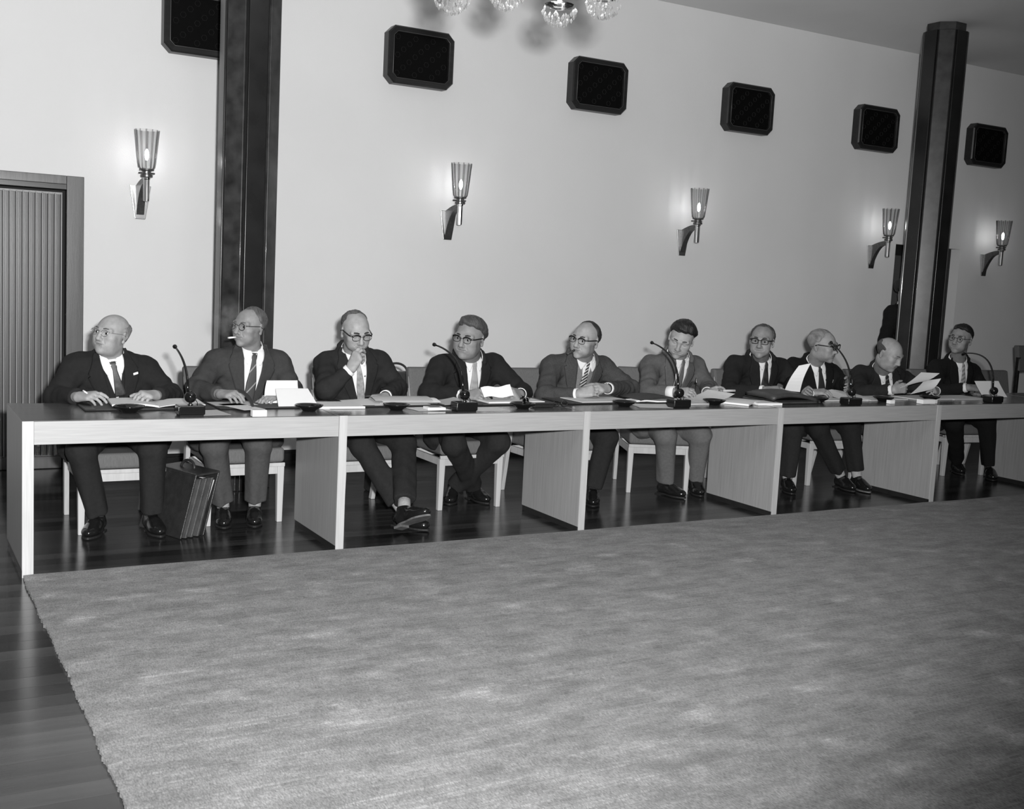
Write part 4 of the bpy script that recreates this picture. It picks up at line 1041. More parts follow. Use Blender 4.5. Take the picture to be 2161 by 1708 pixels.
    Cn((-0.022, -0.0915, -0.0562), (0.0, -0.0955, -0.0555), 0.0026, 0.0036, 0.007); Cn((0.022, -0.0915, -0.0562), (0.0, -0.0955, -0.0555), 0.0026, 0.0036, 0.007); Cn((-0.018, -0.0920, -0.0635), (0.018, -0.0920, -0.0635), 0.0048, 0.0048, 0.008)
    B.sub(cone(hp((-0.027, -0.0965, -0.0585)), hp((0.0, -0.1010, -0.0595)), 0.0026 * hs, 0.0028 * hs), 0.003); B.sub(cone(hp((0.027, -0.0965, -0.0585)), hp((0.0, -0.1010, -0.0595)), 0.0026 * hs, 0.0028 * hs), 0.003)
    B.sub(cone(hp((-0.012, -0.1045, -0.076)), hp((0.012, -0.1045, -0.076)), 0.003 * hs, 0.003 * hs), 0.014)
    for q in (-1, 1):                                       # nose-to-mouth folds and ears
        B.sub(cone(hp((q * 0.027, -0.1005, -0.036)), hp((q * 0.034, -0.0945, -0.050)), 0.0018 * hs, 0.0012 * hs), 0.008)
        ea = unit(x * q * 0.90 + yb * 0.45); er_ = np.cross(z, ea); Re = np.stack([ea, er_, z])
        B.add(ell(hp((q * 0.078, 0.014, -0.004)), V3((0.0065, 0.0185, 0.033)) * hs, Re), 0.006 * hs)
        B.sub(ell(hp((q * 0.086, 0.010, 0.0)), V3((0.006, 0.010, 0.018)) * hs, Re), 0.005 * hs)
        E((q * 0.077, 0.006, -0.028), (0.006, 0.009, 0.010), 0.006)
    if sp.get('jowl'): E((0, -0.03, -0.088), (0.052, 0.045, 0.028), 0.03)
    v, q = B.mesh(1)
    # lips a touch darker
    lv = (v - H) @ HR.T / hs
    lip = ((lv[:, 0] / 0.022) ** 2 + ((lv[:, 2] + 0.0600) / 0.0085) ** 2 < 1) & (lv[:, 1] < -0.086)
    mi = lip[q].all(1).astype(np.int32)
    raw('body', v, q, [sp['skin'], sp['lipm']], t, mi=mi)
    # ---- eyes, brows
    if not closed:
        gz = math.radians(sp.get('gaze', 0)); 
        for s_ in (-1, 1):
            c = hp((s_ * 0.0325, -0.0835, 0.0070)); b = MB(); g = unit(-yb * math.cos(gz) + x * math.sin(gz)); gx = np.cross((0, 0, 1), g); gx = unit(gx); Rg = np.stack([gx, np.cross(g, gx), g]); r_ = 0.0118 * hs
            prof = [(r_ * math.sin(a), r_ * math.cos(a)) for a in np.linspace(PI * 0.62, 0.62, 7)]
            b.lathe(prof, c, 16, Rg, cap=False); o = b.build('eye', MT['eyewhite'], t, smooth=True)
            b = MB(); prof = [(r_ * 1.01 * math.sin(a) + 1e-5, r_ * 1.01 * math.cos(a)) for a in np.linspace(0.64, 0.0, 4)]; b.lathe(prof, c, 14, Rg, cap=False); b.build('iris', MT['iris'], o, smooth=True)
    for s_ in (-1, 1):
        b = MB(); th = sp.get('brow', 0.0035) * hs
        b.tube([hp((s_ * 0.015, -0.1025, 0.0300)), hp((s_ * 0.028, -0.1005, 0.0338)), hp((s_ * 0.042, -0.0925, 0.0325)), hp((s_ * 0.052, -0.084, 0.0260))], [th * 0.9, th * 1.25, th, th * 0.5], 7)
        b.build('eyebrow', sp['browm'], t, smooth=True)
    # ---- hair
    st_ = sp.get('hair', 'full')
    if st_:
        h_ = 0.0042 * hs; e = 0.135 * hs
        Fh = Field(*[nrange(H[i] - e, H[i] + e, h_) for i in range(3)])
        th = sp.get('hairth', 0.012); ph_ = sp.get('seed', 0)
        Fh.add(ell(hp((0, 0.014, 0.036)), V3((0.076, 0.096, 0.081)) * hs, HR))
        if st_ == 'full': Fh.add(ell(hp((0.0, -0.030, 0.090)), V3((0.055, 0.050, 0.024)) * hs, HR), 0.03 * hs)
        Xg, Yg, Zg = np.meshgrid(*Fh.ax, indexing='ij')
        L_ = (np.stack([Xg, Yg, Zg], -1) - H) @ HR.T / hs; lx, ly, lz = L_[..., 0], L_[..., 1], L_[..., 2]
        strand = 0.0011 * np.sin(lx * 330 + 30 * ly + 5 * np.sin(lz * 60)) + 0.0011 * np.sin(lx * 120 - ly * 40 + lz * 75) + 0.0022 * np.sin(ly * 50 + lz * 35 + ph_)
        if st_ == 'full': m = np.maximum.reduce([(sp.get('hl0', -0.074) + 0.40 * np.abs(lx)) - ly + np.clip(0.078 - lz, 0, 1) * 1.30, -0.052 - lz + 0.45 * np.clip(0.02 - ly, 0, 1)])
        elif st_ == 'recede': m = np.maximum.reduce([(sp.get('hl0', -0.030) + 0.55 * np.clip(0.035 - np.abs(np.abs(lx) - 0.045), 0, 1)) - ly + np.clip(0.075 - lz, 0, 1) * 0.80, -0.052 - lz + 0.5 * np.clip(0.02 - ly, 0, 1)])
        elif st_ == 'crown': m = np.maximum.reduce([-0.004 - ly + np.clip(0.07 - lz, 0, 1) * 0.40, -0.052 - lz + 0.5 * np.clip(0.02 - ly, 0, 1)])
        else: m = np.maximum.reduce([lz - 0.048 - 0.35 * np.clip(ly, 0, 1), -0.016 - ly + 0.25 * lz, -0.052 - lz + 0.5 * np.clip(0.02 - ly, 0, 1)])
        ears = np.sqrt((np.abs(lx) - 0.085) ** 2 + ((ly - 0.010) * 1.2) ** 2 + ((lz + 0.008) * 0.75) ** 2) - 0.030
        m = m + 0.004 * np.sin(lx * 130 + ly * 60) + 0.003 * np.sin(lz * 170 + lx * 40)
        gr = np.sqrt(np.clip(-m / 0.030, 0, 1)); d = Fh.d - (th * gr - sp.get('hairb', 0.0012) + strand * gr * min(1, th / 0.008)) * hs
        d = np.maximum(np.maximum(d, m * hs), -ears * hs)
        Fh.d = d.astype(np.float32)
        v, q = Fh.mesh(1)
        if len(q): raw('hair', v, q, sp['hairm'], t)
    # ---- spectacles
    gl = sp.get('glasses')
    if gl:
        rw, rh_, pw = {'round': (0.0215, 0.0205, 2.0), 'rect': (0.0245, 0.0175, 3.2), 'brow': (0.0245, 0.0180, 2.5), 'wire': (0.0215, 0.0185, 2.2)}[gl]
        gm = MT['specs_wire'] if gl == 'wire' else MT['specs_dark']; r0 = {'wire': 0.0011, 'round': 0.0020, 'rect': 0.0030, 'brow': 0.0016}[gl]
        fr = None; lens = []
        b = MB()
        for s_ in (-1, 1):
            ring = []
            for a in np.linspace(0, 2 * PI, 29)[:-1]:
                ca, sa = math.cos(a), math.sin(a); px = math.copysign(abs(ca) ** (2 / pw), ca) * rw; pz = math.copysign(abs(sa) ** (2 / pw), sa) * rh_
                ring.append(hp((s_ * 0.0345 + px, -0.1135 + 0.10 * abs(s_ * 0.0345 + px) ** 1.0 * abs(s_ * 0.0345 + px) * 22 * 0.25, 0.008 + pz)))
            b.tube(ring, [r0 * hs * (3.0 if gl == 'brow' and math.sin(a) > 0.30 else 1.5 if gl == 'rect' and math.sin(a) > 0.3 else 1) for a in np.linspace(0, 2 * PI, 29)[:-1]], 7, closed=True)
            lens.append(ring)
        b.tube([hp((-0.0125, -0.1135, 0.0135)), hp((0, -0.1165, 0.016)), hp((0.0125, -0.1135, 0.0135))], max(r0, 0.0016) * hs, 7)
        fr = b.build('spectacles', gm, t, smooth=True)
        for s_ in (-1, 1):
            b = MB(); b.tube([hp((s_ * 0.0585, -0.103, 0.016)), hp((s_ * 0.071, -0.085, 0.016)), hp((s_ * 0.081, 0.0, 0.014)), hp((s_ * 0.083, 0.018, 0.004))], (0.0012 if gl == 'wire' else 0.0040 if gl != 'round' else 0.0022) * hs, 7); b.build('temple', gm, fr, smooth=True)
        for ring in lens:
            c = np.mean(ring, 0) - yb * 0.003 * hs; b = MB(); nr = len(ring); b.add(ring + [c], [(i, (i + 1) % nr, nr) for i in range(nr)]); b.build('lens', MT['lens'], fr, smooth=True)
    # ---- jacket
    jm = sp['suit']; h_ = 0.0075 if near else 0.009
    jp = np.array([SL, SR, EL, ER, WL, WR, P, N]); lo = jp.min(0) - 0.17; hi = jp.max(0) + 0.13; lo[2] = max(lo[2], 0.36 if not stand_ else 0.5)
    J = Field(*[nrange(lo[i], hi[i], h_) for i in range(3)]); RT = np.stack([U, -Fw, up])
    J.add(ell(P + up * 0.03, (0.185 * bk, 0.150 * bk, 0.15), RT)); J.add(ell(P + up * 0.42 * Ht + Fw * 0.015, (0.180 * bk, 0.140 * bk, 0.20), RT), 0.06)
    J.add(ell(P + up * 0.74 * Ht + Fw * 0.01, (0.195 * (bk + 1) / 2, 0.128 * (bk + 1) / 2, 0.17), RT), 0.05)
    for s_, Sx in ((-1, SL), (1, SR)):
        J.add(cone(N - up * 0.035, Sx - U * s_ * 0.055 - up * 0.045, 0.056, 0.064), 0.05)
    J.add(cone(SL + U * 0.06 - up * 0.075, SR - U * 0.06 - up * 0.075, 0.085, 0.085, sq=(Fw, 1.05)), 0.05)
    torso = Field(*J.ax); torso.d = J.d.copy()
    nb = unit(hp((0, 0.018, -0.055)) - N); nf = unit(Fw - nb * np.dot(Fw, nb)); ns = np.cross(nf, nb) * -1
    ns = unit(U - nb * np.dot(U, nb))
    prev = None
    for a in np.radians(np.linspace(48, 312, 13)):
        p = N + nb * (0.000 + 0.016 * -math.cos(a)) + (nf * math.cos(a) * 0.086 + ns * math.sin(a) * 0.086) * hs
        if prev is not None: J.add(cone(prev, p, 0.0145, 0.0145), 0.008)
        prev = p
    for Sx, Ex, Wx, s_, ok in ((SL, EL, WL, -1, 1), (SR, ER, WR, 1, 1)):
        sh_ = Sx - U * s_ * 0.048 - up * 0.055
        J.add(cone(sh_, Ex, 0.073 * (bk + 1) / 2, 0.060, wr=(0.0038, 85, 0.4 + sp.get('seed', 0), 0.9)), 0.035)
        dr = unit(Wx - Ex); J.add(cone(Ex, Wx - dr * 0.028, 0.060, 0.044, capb=True, wr=(0.0036, 80, 1.0 + sp.get('seed', 0), 0.15)), 0.022)
        raw_dr = dr
    if not stand_:
        for hpj, Kx, s_ in ((hipL, KL, -1), (hipR, KR, 1)):
            J.add(cone(hpj + U * s_ * 0.05, hpj + U * s_ * 0.085 + (Kx - hpj) * 0.45 - np.array((0, 0, 0.03)), 0.115, 0.098), 0.05)
    else: J.add(cone(P, P - np.array((0, 0, 0.2)), 0.17, 0.185, sq=(Fw, 0.8), capb=True), 0.05)
    Xg, Yg, Zg = J.ax[0][:, None, None], J.ax[1][None, :, None], J.ax[2][None, None, :]
    ph = sp.get('seed', 0.0)
    J.d = J.d + 0.0042 * np.sin(31 * Xg + 43 * Zg + ph + 2 * np.sin(17 * Yg)) * np.sin(37 * Yg - 23 * Zg + 1.3 * ph) + 0.0026 * np.sin(75 * Zg - 50 * Xg + ph) * np.sin(40 * Xg + 55 * Yg)
    v, q = J.mesh(1)
    jk = raw('jacket', v, q, jm, t)
    # shirt cuffs
    for Ex, Wx, on in ((EL, WL, sp.get('cuffl', 1)), (ER, WR, sp.get('cuffr', 1))):
        if not on: continue
        dr = unit(Wx - Ex); e1 = unit(np.cross(dr, (0.1, 0.2, 1))); e2 = np.cross(dr, e1); c = Wx - dr * 0.055
        r1 = 0.0385 * (1.2 if on > 1.9 else 1.03 if on > 1 else 1); l_ = 0.034 + 0.012 * (on if on > 1 else 1)
        MB().lathe([(r1 - 0.004, 0), (r1, 0.002), (r1, l_), (r1 - 0.003, l_ + 0.001), (r1 - 0.005, l_ - 0.006)], c, 20, np.stack([e1, e2, dr]), cap=False).build('shirt_cuff', MT['shirt'], t, smooth=True)
    # V front: shirt, pullover or waistcoat, tie, lapels
    vb = sp.get('vb', -0.30); wv = sp.get('vw', 1.0); sx_ = sp.get('vskew', 0.0)
    def sk(rows): return [(a, b_ + sx_ * a, c_ + sx_ * a) for a, b_, c_ in rows]
    full = rows_interp([(0.015, -0.052 * wv, 0.052 * wv), (-0.08, -0.054 * wv, 0.054 * wv), (-0.18, -0.040 * wv, 0.040 * wv), (vb, -0.014, 0.014)], 22)
    O = N
    if sp.get('vest') is not None:
        drape(torso, O, U, up, Fw, sk(full), 13, 0.002, 0.003).build('waistcoat', sp['vest'], t, smooth=True)
        vv = sp.get('vestv', -0.17)
        sw = sp.get('shw', wv); sr_ = rows_interp([(0.015, -0.046 * sw, 0.046 * sw), (-0.06, -0.040 * sw, 0.040 * sw), (vv, -0.006, 0.006)], 14)
        drape(torso, O, U, up, Fw, sk(sr_), 11, 0.0055, 0.003).build('shirt_front', MT['shirt'], t, smooth=True)
        tb_ = vv + 0.01
        for k in range(3):
            c = drape(torso, O, U, up, Fw, [(vv - 0.03 - 0.04 * k + 0.004, -0.004 + sx_ * vv, 0.004 + sx_ * vv), (vv - 0.03 - 0.04 * k - 0.004, -0.004 + sx_ * vv, 0.004 + sx_ * vv)], 2, 0.005, 0.004).build('button', MT['specs_dark'], t)
    else:
        drape(torso, O, U, up, Fw, sk(full), 13, 0.002, 0.003).build('shirt_front', MT['shirt'], t, smooth=True)
        tb_ = vb
    tw = sp.get('tiew', 1.0)
    if sp.get('tie') is not None:
        tr_ = rows_interp([(0.006, -0.020 * tw, 0.020 * tw), (-0.030, -0.013 * tw, 0.013 * tw), (-0.034, -0.012 * tw, 0.012 * tw), (-0.17, -0.030 * tw, 0.030 * tw), (tb_, -0.030 * tw, 0.030 * tw)], 18)
        tr_ = [(a, b_ + sp.get('tiesk', 0) * a, c_ + sp.get('tiesk', 0) * a) for a, b_, c_ in sk(tr_)]
        drape(torso, O, U, up, Fw, tr_, 7, 0.010, 0.004).build('tie', sp['tie'], t, smooth=True)
    for s_ in (-1, 1):
        r_ = [(0.045, 0.062, 0.088), (0.0, 0.058, 0.108), (-0.055, 0.054, 0.138), (-0.065, 0.053, 0.120), (-0.072, 0.052, 0.140), (-0.11, 0.048, 0.128), (-0.20, 0.034, 0.088), (vb, 0.008, 0.034), (vb - 0.01, 0.004, 0.010)]
        r_ = [(a, s_ * b_ * (wv if a > vb + 0.03 else 1) , s_ * c_ * (0.5 + 0.5 * wv)) for a, b_, c_ in r_]
        drape(torso, O, U, up, Fw, sk(r_ if False else rows_interp(r_, 34)), 8, 0.006, 0.005).build('lapel', jm, t, smooth=True)
    # shirt collar: band round the neck and two flaps lying on the shirt front
    g2 = []
    rr = 0.0635 * hs * sp.get('neck', 1)
    for a in np.radians(np.linspace(14, 346, 45)):
        dirv = nf * math.cos(a) + ns * math.sin(a); front = max(0.0, math.cos(a))
        top = N + nb * (0.052 - 0.040 * front) + dirv * rr; low = N + nb * (0.006 - 0.030 * front) + dirv * (rr + 0.008)
        g2.append([top, 0.5 * top + 0.5 * low + dirv * 0.003, low])
    MB().slab(g2, 0.003, (0, 0, -1)).build('shirt_collar', MT['shirt'], t, smooth=True)
    for s_ in (-1, 1):
        r_ = [(a, s_ * b_ * wv, s_ * c_ * wv) for a, b_, c_ in rows_interp([(0.035, 0.050, 0.062), (0.018, 0.022, 0.062), (0.004, 0.007, 0.062), (-0.028, 0.020, 0.056), (-0.058, 0.034, 0.040)], 12)]
        drape(torso, O, U, up, Fw, sk(r_), 6, 0.011, 0.003).build('collar_flap', MT['shirt'], t, smooth=True)
    if sp.get('square'):
        su, sv = sp['square']
        drape(torso, O, U, up, Fw, [(sv + 0.026, su - 0.004, su + 0.012), (sv + 0.012, su - 0.014, su + 0.020), (sv, su - 0.020, su + 0.020)], 5, 0.006, 0.004).build('pocket_handkerchief', MT['shirt'], t)
    if sp.get('pin'):
        su, sv = sp['pin']
        drape(torso, O, U, up, Fw, [(sv + 0.006 - abs(0) + 0.0, su - 0.014, su + 0.014), (sv - 0.004, su - 0.014, su + 0.014)], 6, 0.012, 0.002).build('lapel_ribbon', MT['card'], t)
    # ---- trousers
    tm = sp['trousers']; h_ = 0.008 if near else 0.0095
    up_l, up_r = V3(sp.get('hem_l', AL + (KL - AL) * sp.get('hem', 0.07))), V3(sp.get('hem_r', AR + (KR - AR) * sp.get('hem', 0.07)))
    tp = np.array([P, KL, KR, AL, AR]); lo = tp.min(0) - 0.17; hi = tp.max(0) + 0.16
    T_ = Field(*[nrange(lo[i], hi[i], h_) for i in range(3)])
    T_.add(ell(P - np.array((0, 0, 0.01)), (0.172 * bk, 0.135, 0.115), RT))
    for hpj, Kx, Ax, hem in ((hipL, KL, AL, up_l), (hipR, KR, AR, up_r)):
        sd = unit(np.cross(Kx - Ax, unit(Kx - hpj) + np.array((0, 0, 1e-3)))) if not stand_ else U
        T_.add(cone(hpj, Kx, 0.098 * (bk + 1) / 2, 0.080, fold=(0.003, ph)), 0.04)
        T_.add(cone(Kx, hem, 0.081, 0.067, capb=True, sq=(sd, 0.92), fold=(0.0052, ph + 1)), 0.022)
    Xg, Yg, Zg = T_.ax[0][:, None, None], T_.ax[1][None, :, None], T_.ax[2][None, None, :]
    T_.d = T_.d + 0.0026 * np.sin(62 * Xg + 9 * Zg + ph) * np.sin(14 * Zg + 45 * Yg + 2 * ph)
    v, q = T_.mesh(1); raw('trousers', v, q, tm, t)
    for hem, Ax, Kx, td, uu, sm_, lsole in ((up_l, AL, KL, sp['toel'], sp.get('upl', (0, 0, 1)), sp.get('sock', MT['sock_dark']), sp.get('solel')), (up_r, AR, KR, sp['toer'], sp.get('upr', (0, 0, 1)), sp.get('sock', MT['sock_dark']), sp.get('soler'))):
        hl_ = unit(V3(uu) - 0); foot0 = Ax - hl_ * 0.085
        MB().tube([hem + (Kx - hem) * 0.05, hem + (Ax - hem) * 0.5, Ax, Ax - hl_ * 0.02], [0.042, 0.038, 0.036, 0.037], 14).build('sock', sm_, t, smooth=True)
        put_shoe(t, foot0, td, uu, lsole)
    return t, dict(endL=endL, endR=endR, H=H, hp=hp, WL=WL, WR=WR, EL=EL, ER=ER, yb=yb, x=x, z=z)
def tubeobj(name, label, cat, pts, r, m, n=8):
    return tag(MB().tube(pts, r, n).build(name, m, None, smooth=True), label, cat)
# ------------------------------------------------------------------ the people round the table
SK = {k: skin_mat(v) for k, v in dict(a=0.26, b=0.20, c=0.235).items()}
LIP = mat('lips', 0.165, 0.5); BROW_D = mat('dark_brow', 0.02, 0.8); BROW_G = mat('grey_brow', 0.07, 0.8)
HG = dict(white=hair_mat(0.17), grey=hair_mat(0.075), dark=hair_mat(0.022), black=hair_mat(0.011), mid=hair_mat(0.05))
CL = dict(black=cloth(0.0075), dark=cloth(0.0135), charcoal=cloth(0.017), grey=cloth(0.036), mid=cloth(0.060), tweed=cloth(0.050, True), light=cloth(0.085))
def foot(toe, heel):
    a = atz(toe[0], toe[1], 0.0); b_ = atz(heel[0], heel[1], 0.0); d = unit(a - b_); d[2] = 0
    c = a - d * 0.215
    return np.array((c[0], c[1], 0.088)), d
PV = lambda x, y_=1.13, z_=0.555: (x, y_, z_)
cast = []
def cas(**k): cast.append(k); return k

# 1: bald man, far left
aL, dL = foot((181, 1144), (214, 1118)); aR, dR = foot((343, 1139), (306, 1112))
cas(base=(0.60, 1.1), label='bald elderly man in a dark three-piece suit at the left end, looking left', head=(236, 707, 0.90), hs=0.98, yaw=37, pitch=6, roll=7, skin=SK['a'], lipm=LIP,
    sl=(140, 760, 0.98), sr=(322, 762, 1.00), el=(118, 838, 0.88), er=(363, 836, 0.86), wl=(165, 838, 0.60), wr=(328, 834, 0.58), tl=(222, 834, 0.47), tr=(279, 834, 0.44),
    pelvis=PV(0.62), bulk=1.12, kl=at(172, 952, 0.70), kr=at(322, 948, 0.70), al=aL, ar=aR, toel=dL, toer=dR,
    hl=dict(n=(0.25, 0.35, -1), curls=[(10, 25, 18), (18, 30, 20), (22, 32, 22), (24, 34, 24)]), hr=dict(n=(-0.2, 0.3, -1), curls=[(30, 40, 22), (30, 42, 24), (32, 42, 24), (34, 42, 24)]),
    suit=CL['dark'], trousers=CL['charcoal'], vest=CL['dark'], vestv=-0.19, tie=mat('mottled_tie', 0.028, 0.5, noise=0.9, nscale=45), tiesk=-0.10, hair='fringe', hairm=HG['white'], browm=BROW_G, glasses='wire', jaw=1.10, jowl=1, neck=1.08, pin=(0.115, -0.075), gaze=-8, cuffl=0, cuffr=0, seed=0.3)
# 2: man smoking, before the near pillar
aL, dL = foot((473, 1121), (469, 1087)); aR, dR = foot((537, 1118), (536, 1085))
cas(base=(1.33, 1.1), label='thin man in a grey suit before the near pillar, cigarette in his mouth', head=(527, 691, 0.92), hs=0.985, yaw=40, pitch=0, roll=4, skin=SK['b'], lipm=LIP,
    sl=(446, 745, 1.02), sr=(606, 752, 1.02), el=(412, 822, 0.88), er=(620, 826, 0.86), wl=(466, 832, 0.62), wr=(585, 838, 0.58), tl=(509, 833, 0.47), tr=(560, 842, 0.50),
    pelvis=PV(1.33), bulk=1.0, kl=at(452, 940, 0.70), kr=at(545, 936, 0.70), al=aL, ar=aR, toel=dL, toer=dR, sock=MT['sock_light'], hem=0.13,
    hl=dict(n=(0.2, 0.3, -1), curls=[(25, 30, 20), (28, 32, 20), (30, 34, 22), (32, 36, 22)]), suit=CL['grey'], trousers=CL['mid'], tie=stripes('striped_tie', 0.035, 0.20, 14, (0.75, 0, -0.65), 0.90), hair='recede', hairm=HG['grey'], hairth=0.010, browm=BROW_G, glasses='round', jaw=0.98, vb=-0.32, vw=1.05, nose=1.06, gaze=-5, cuffl=0, seed=1.1)
# 3: hand at mouth
aL, dL = foot((913, 1126), (852, 1113)); aL[1] += 0.02
cas(base=(2.10, 1.1), label='man with dark-rimmed glasses holding a cigarette to his mouth, ankles crossed', head=(750, 700, 0.83), hs=1.04, yaw=-22, pitch=-20, roll=-4, skin=SK['a'], lipm=LIP,
    sl=(673, 756, 0.98), sr=(814, 748, 0.98), el=(690, 824, 0.72), er=(840, 818, 0.92), wl=(741, 778, 0.66), wr=(812, 838, 0.62), tl=(772, 720, 0.60), tr=(775, 842, 0.50),
    pelvis=PV(2.10), bulk=1.0, kl=at(765, 940, 0.70), kr=at(852, 938, 0.68), al=aL, ar=at(853, 1080, 0.30), toel=dL, toer=(0.36, -0.80, 0.40), hem=0.15, upl=(0, 0, 1), upr=(0.05, 0.52, 0.80), soler=1, sock=MT['sock_light'],
    hl=dict(n=(0.75, 0.55, -0.25), curls=[(26, 38, 18), (38, 52, 26), (62, 70, 40), (68, 70, 40)], thumb=(0.85, 0.35, 0.35)), suit=CL['charcoal'], trousers=CL['charcoal'], tie=mat('pale_tie', 0.24, 0.6, noise=0.4, nscale=50), tiew=0.8, hair='recede', hairm=HG['grey'], hairth=0.008, hl0=-0.004, browm=BROW_D, glasses='brow', brow=0.0045, closed=1, gaze=-10, vb=-0.34, seed=2.0)
# 4: dark glasses, light tie
aL, dL = foot((1034, 1068), (992, 1052)); aR, dR = foot((946, 1070), (962, 1044))
cas(base=(2.86, 1.1), label='heavy man with dark-rimmed glasses and a light patterned tie, holding a paper', head=(992, 714, 0.80), hs=1.10, yaw=26, pitch=-6, roll=8, skin=SK['b'], lipm=LIP,
    sl=(918, 762, 0.96), sr=(1056, 756, 0.98), el=(905, 830, 0.82), er=(1104, 828, 0.80), wl=(980, 835, 0.58), wr=(1098, 832, 0.58), tl=(1032, 834, 0.45), tr=(1066, 836, 0.42),
    pelvis=PV(2.86), bulk=1.12, kl=at(958, 936, 0.68), kr=at(1052, 932, 0.70), al=aL, ar=aR, toel=dL, toer=dR,
    hl=dict(n=(0.35, 0.5, -0.8), curls=[(18, 32, 22), (30, 45, 25), (34, 48, 28), (36, 48, 28)], thumb=(0.9, 0.3, -0.2)), hr=dict(n=(-0.5, 0.5, -0.5), curls=[(30, 45, 22), (34, 45, 25), (36, 45, 25), (38, 45, 25)]),
    suit=CL['dark'], trousers=CL['charcoal'], tie=dots('dotted_light_tie', 0.30, 0.14, 150), hair='full', hairm=HG['mid'], browm=BROW_D, brow=0.004, glasses='brow', hairth=0.017, jaw=1.12, jowl=1, neck=1.1, vb=-0.31, gaze=-15, cuffr=1.2, seed=2.9)
# 5: cigar and pullover
aR, dR = foot((1252, 1074), (1247, 1046)); aL, dL = foot((1196, 1080), (1190, 1050))
cas(base=(3.62, 1.1), label='balding man in a tweed jacket and light pullover, cigar in his mouth', head=(1236, 718, 0.80), hs=1.08, yaw=30, pitch=-3, roll=9, skin=SK['a'], lipm=LIP,
    sl=(1160, 757, 0.98), sr=(1290, 764, 0.98), el=(1150, 834, 0.78), er=(1331, 820, 0.82), wl=(1222, 832, 0.56), wr=(1281, 820, 0.56), tl=(1262, 822, 0.50), tr=(1236, 816, 0.47),
    pelvis=PV(3.66), bulk=1.02, kl=at(1200, 928, 0.70), kr=at(1280, 922, 0.70), al=aL, ar=aR, toel=dL, toer=dR,
    hl=dict(n=(0.1, 0.75, -0.6), curls=[(20, 30, 20)] * 4), hr=dict(n=(-0.1, 0.6, -0.8), curls=[(28, 38, 22), (30, 40, 24), (32, 42, 24), (34, 42, 24)]),
    suit=CL['tweed'], trousers=CL['charcoal'], vest=cloth(0.16, True), vw=1.3, shw=0.75, vestv=-0.15, tie=stripes('diagonal_striped_tie', 0.02, 0.40, 55, (0.55, 0, -0.85), 0.55), tiew=0.75, hair='crown', hairm=HG['dark'], hairth=0.008, browm=BROW_D, glasses='brow', jaw=0.98, gaze=-12, cuffl=1, cuffr=1.4, seed=3.7)
# 6: looking down at pen
aL, dL = foot((1450, 1056), (1400, 1044)); aR, dR = foot((1481, 1052), (1450, 1030))
cas(base=(4.50, 1.1), label='dark-haired man without glasses in a light grey suit, looking down at his pen', head=(1438, 716, 0.80), hs=1.08, yaw=8, pitch=-22, roll=14, skin=SK['a'], lipm=LIP,
    sl=(1370, 757, 0.98), sr=(1482, 763, 0.98), el=(1366, 826, 0.80), er=(1496, 818, 0.84), wl=(1424, 829, 0.60), wr=(1492, 829, 0.60), tl=(1466, 827, 0.46), tr=(1518, 820, 0.52),
    pelvis=PV(4.50), bulk=1.0, kl=at(1405, 920, 0.70), kr=at(1478, 918, 0.70), al=aL, ar=aR, toel=dL, toer=dR,
    hl=dict(n=(0.4, 0.5, -0.7), curls=[(30, 35, 18), (34, 38, 20), (36, 40, 22), (38, 40, 22)], thumb=(0.9, 0.35, 0.1)), hr=dict(n=(0.2, -0.8, -0.3), curls=[(12, 25, 15), (20, 35, 20), (40, 50, 30), (45, 50, 30)]),
    suit=CL['light'], trousers=cloth(0.11), tie=mat('silky_grey_tie', 0.10, 0.35), hair='full', hairth=0.020, hl0=-0.080, hairm=HG['black'], browm=BROW_D, closed=1, vb=-0.32, cuffl=2, cuffr=1.4, sock=MT['sock_dark'], seed=4.4)
# 7: holding up a sheet
aR, dR = foot((1673, 1047), (1650, 1028)); aL, dL = foot((1600, 1055), (1590, 1035))
cas(base=(5.43, 1.1), label='man with dark rectangular glasses looking straight out, holding up one white sheet', head=(1608, 721, 0.80), hs=1.07, yaw=8, pitch=-2, roll=3, skin=SK['b'], lipm=LIP, near=False,
    sl=(1544, 760, 0.98), sr=(1660, 762, 0.98), el=(1537, 828, 0.80), er=(1684, 816, 0.84), wl=(1614, 824, 0.56), wr=(1708, 832, 0.52), tl=(1660, 823, 0.46), tr=(1694, 816, 0.46),
    pelvis=PV(5.45), bulk=1.0, kl=at(1600, 915, 0.70), kr=at(1674, 908, 0.70), al=aL, ar=aR, toel=dL, toer=dR,
    hl=dict(n=(0.2, 0.5, -0.8), curls=[(18, 25, 15), (24, 30, 18), (28, 34, 20), (30, 36, 22)]), hr=dict(n=(-0.6, -0.5, 0.2), curls=[(40, 50, 30)] * 4),
    suit=CL['dark'], trousers=CL['charcoal'], tie=dots('dark_dotted_tie', 0.012, 0.05, 90), hair='recede', hairm=HG['mid'], browm=BROW_D, glasses='rect', jaw=1.05, vb=-0.32, gaze=0, square=(0.10, -0.30), sock=MT['sock_light'], seed=5.2)
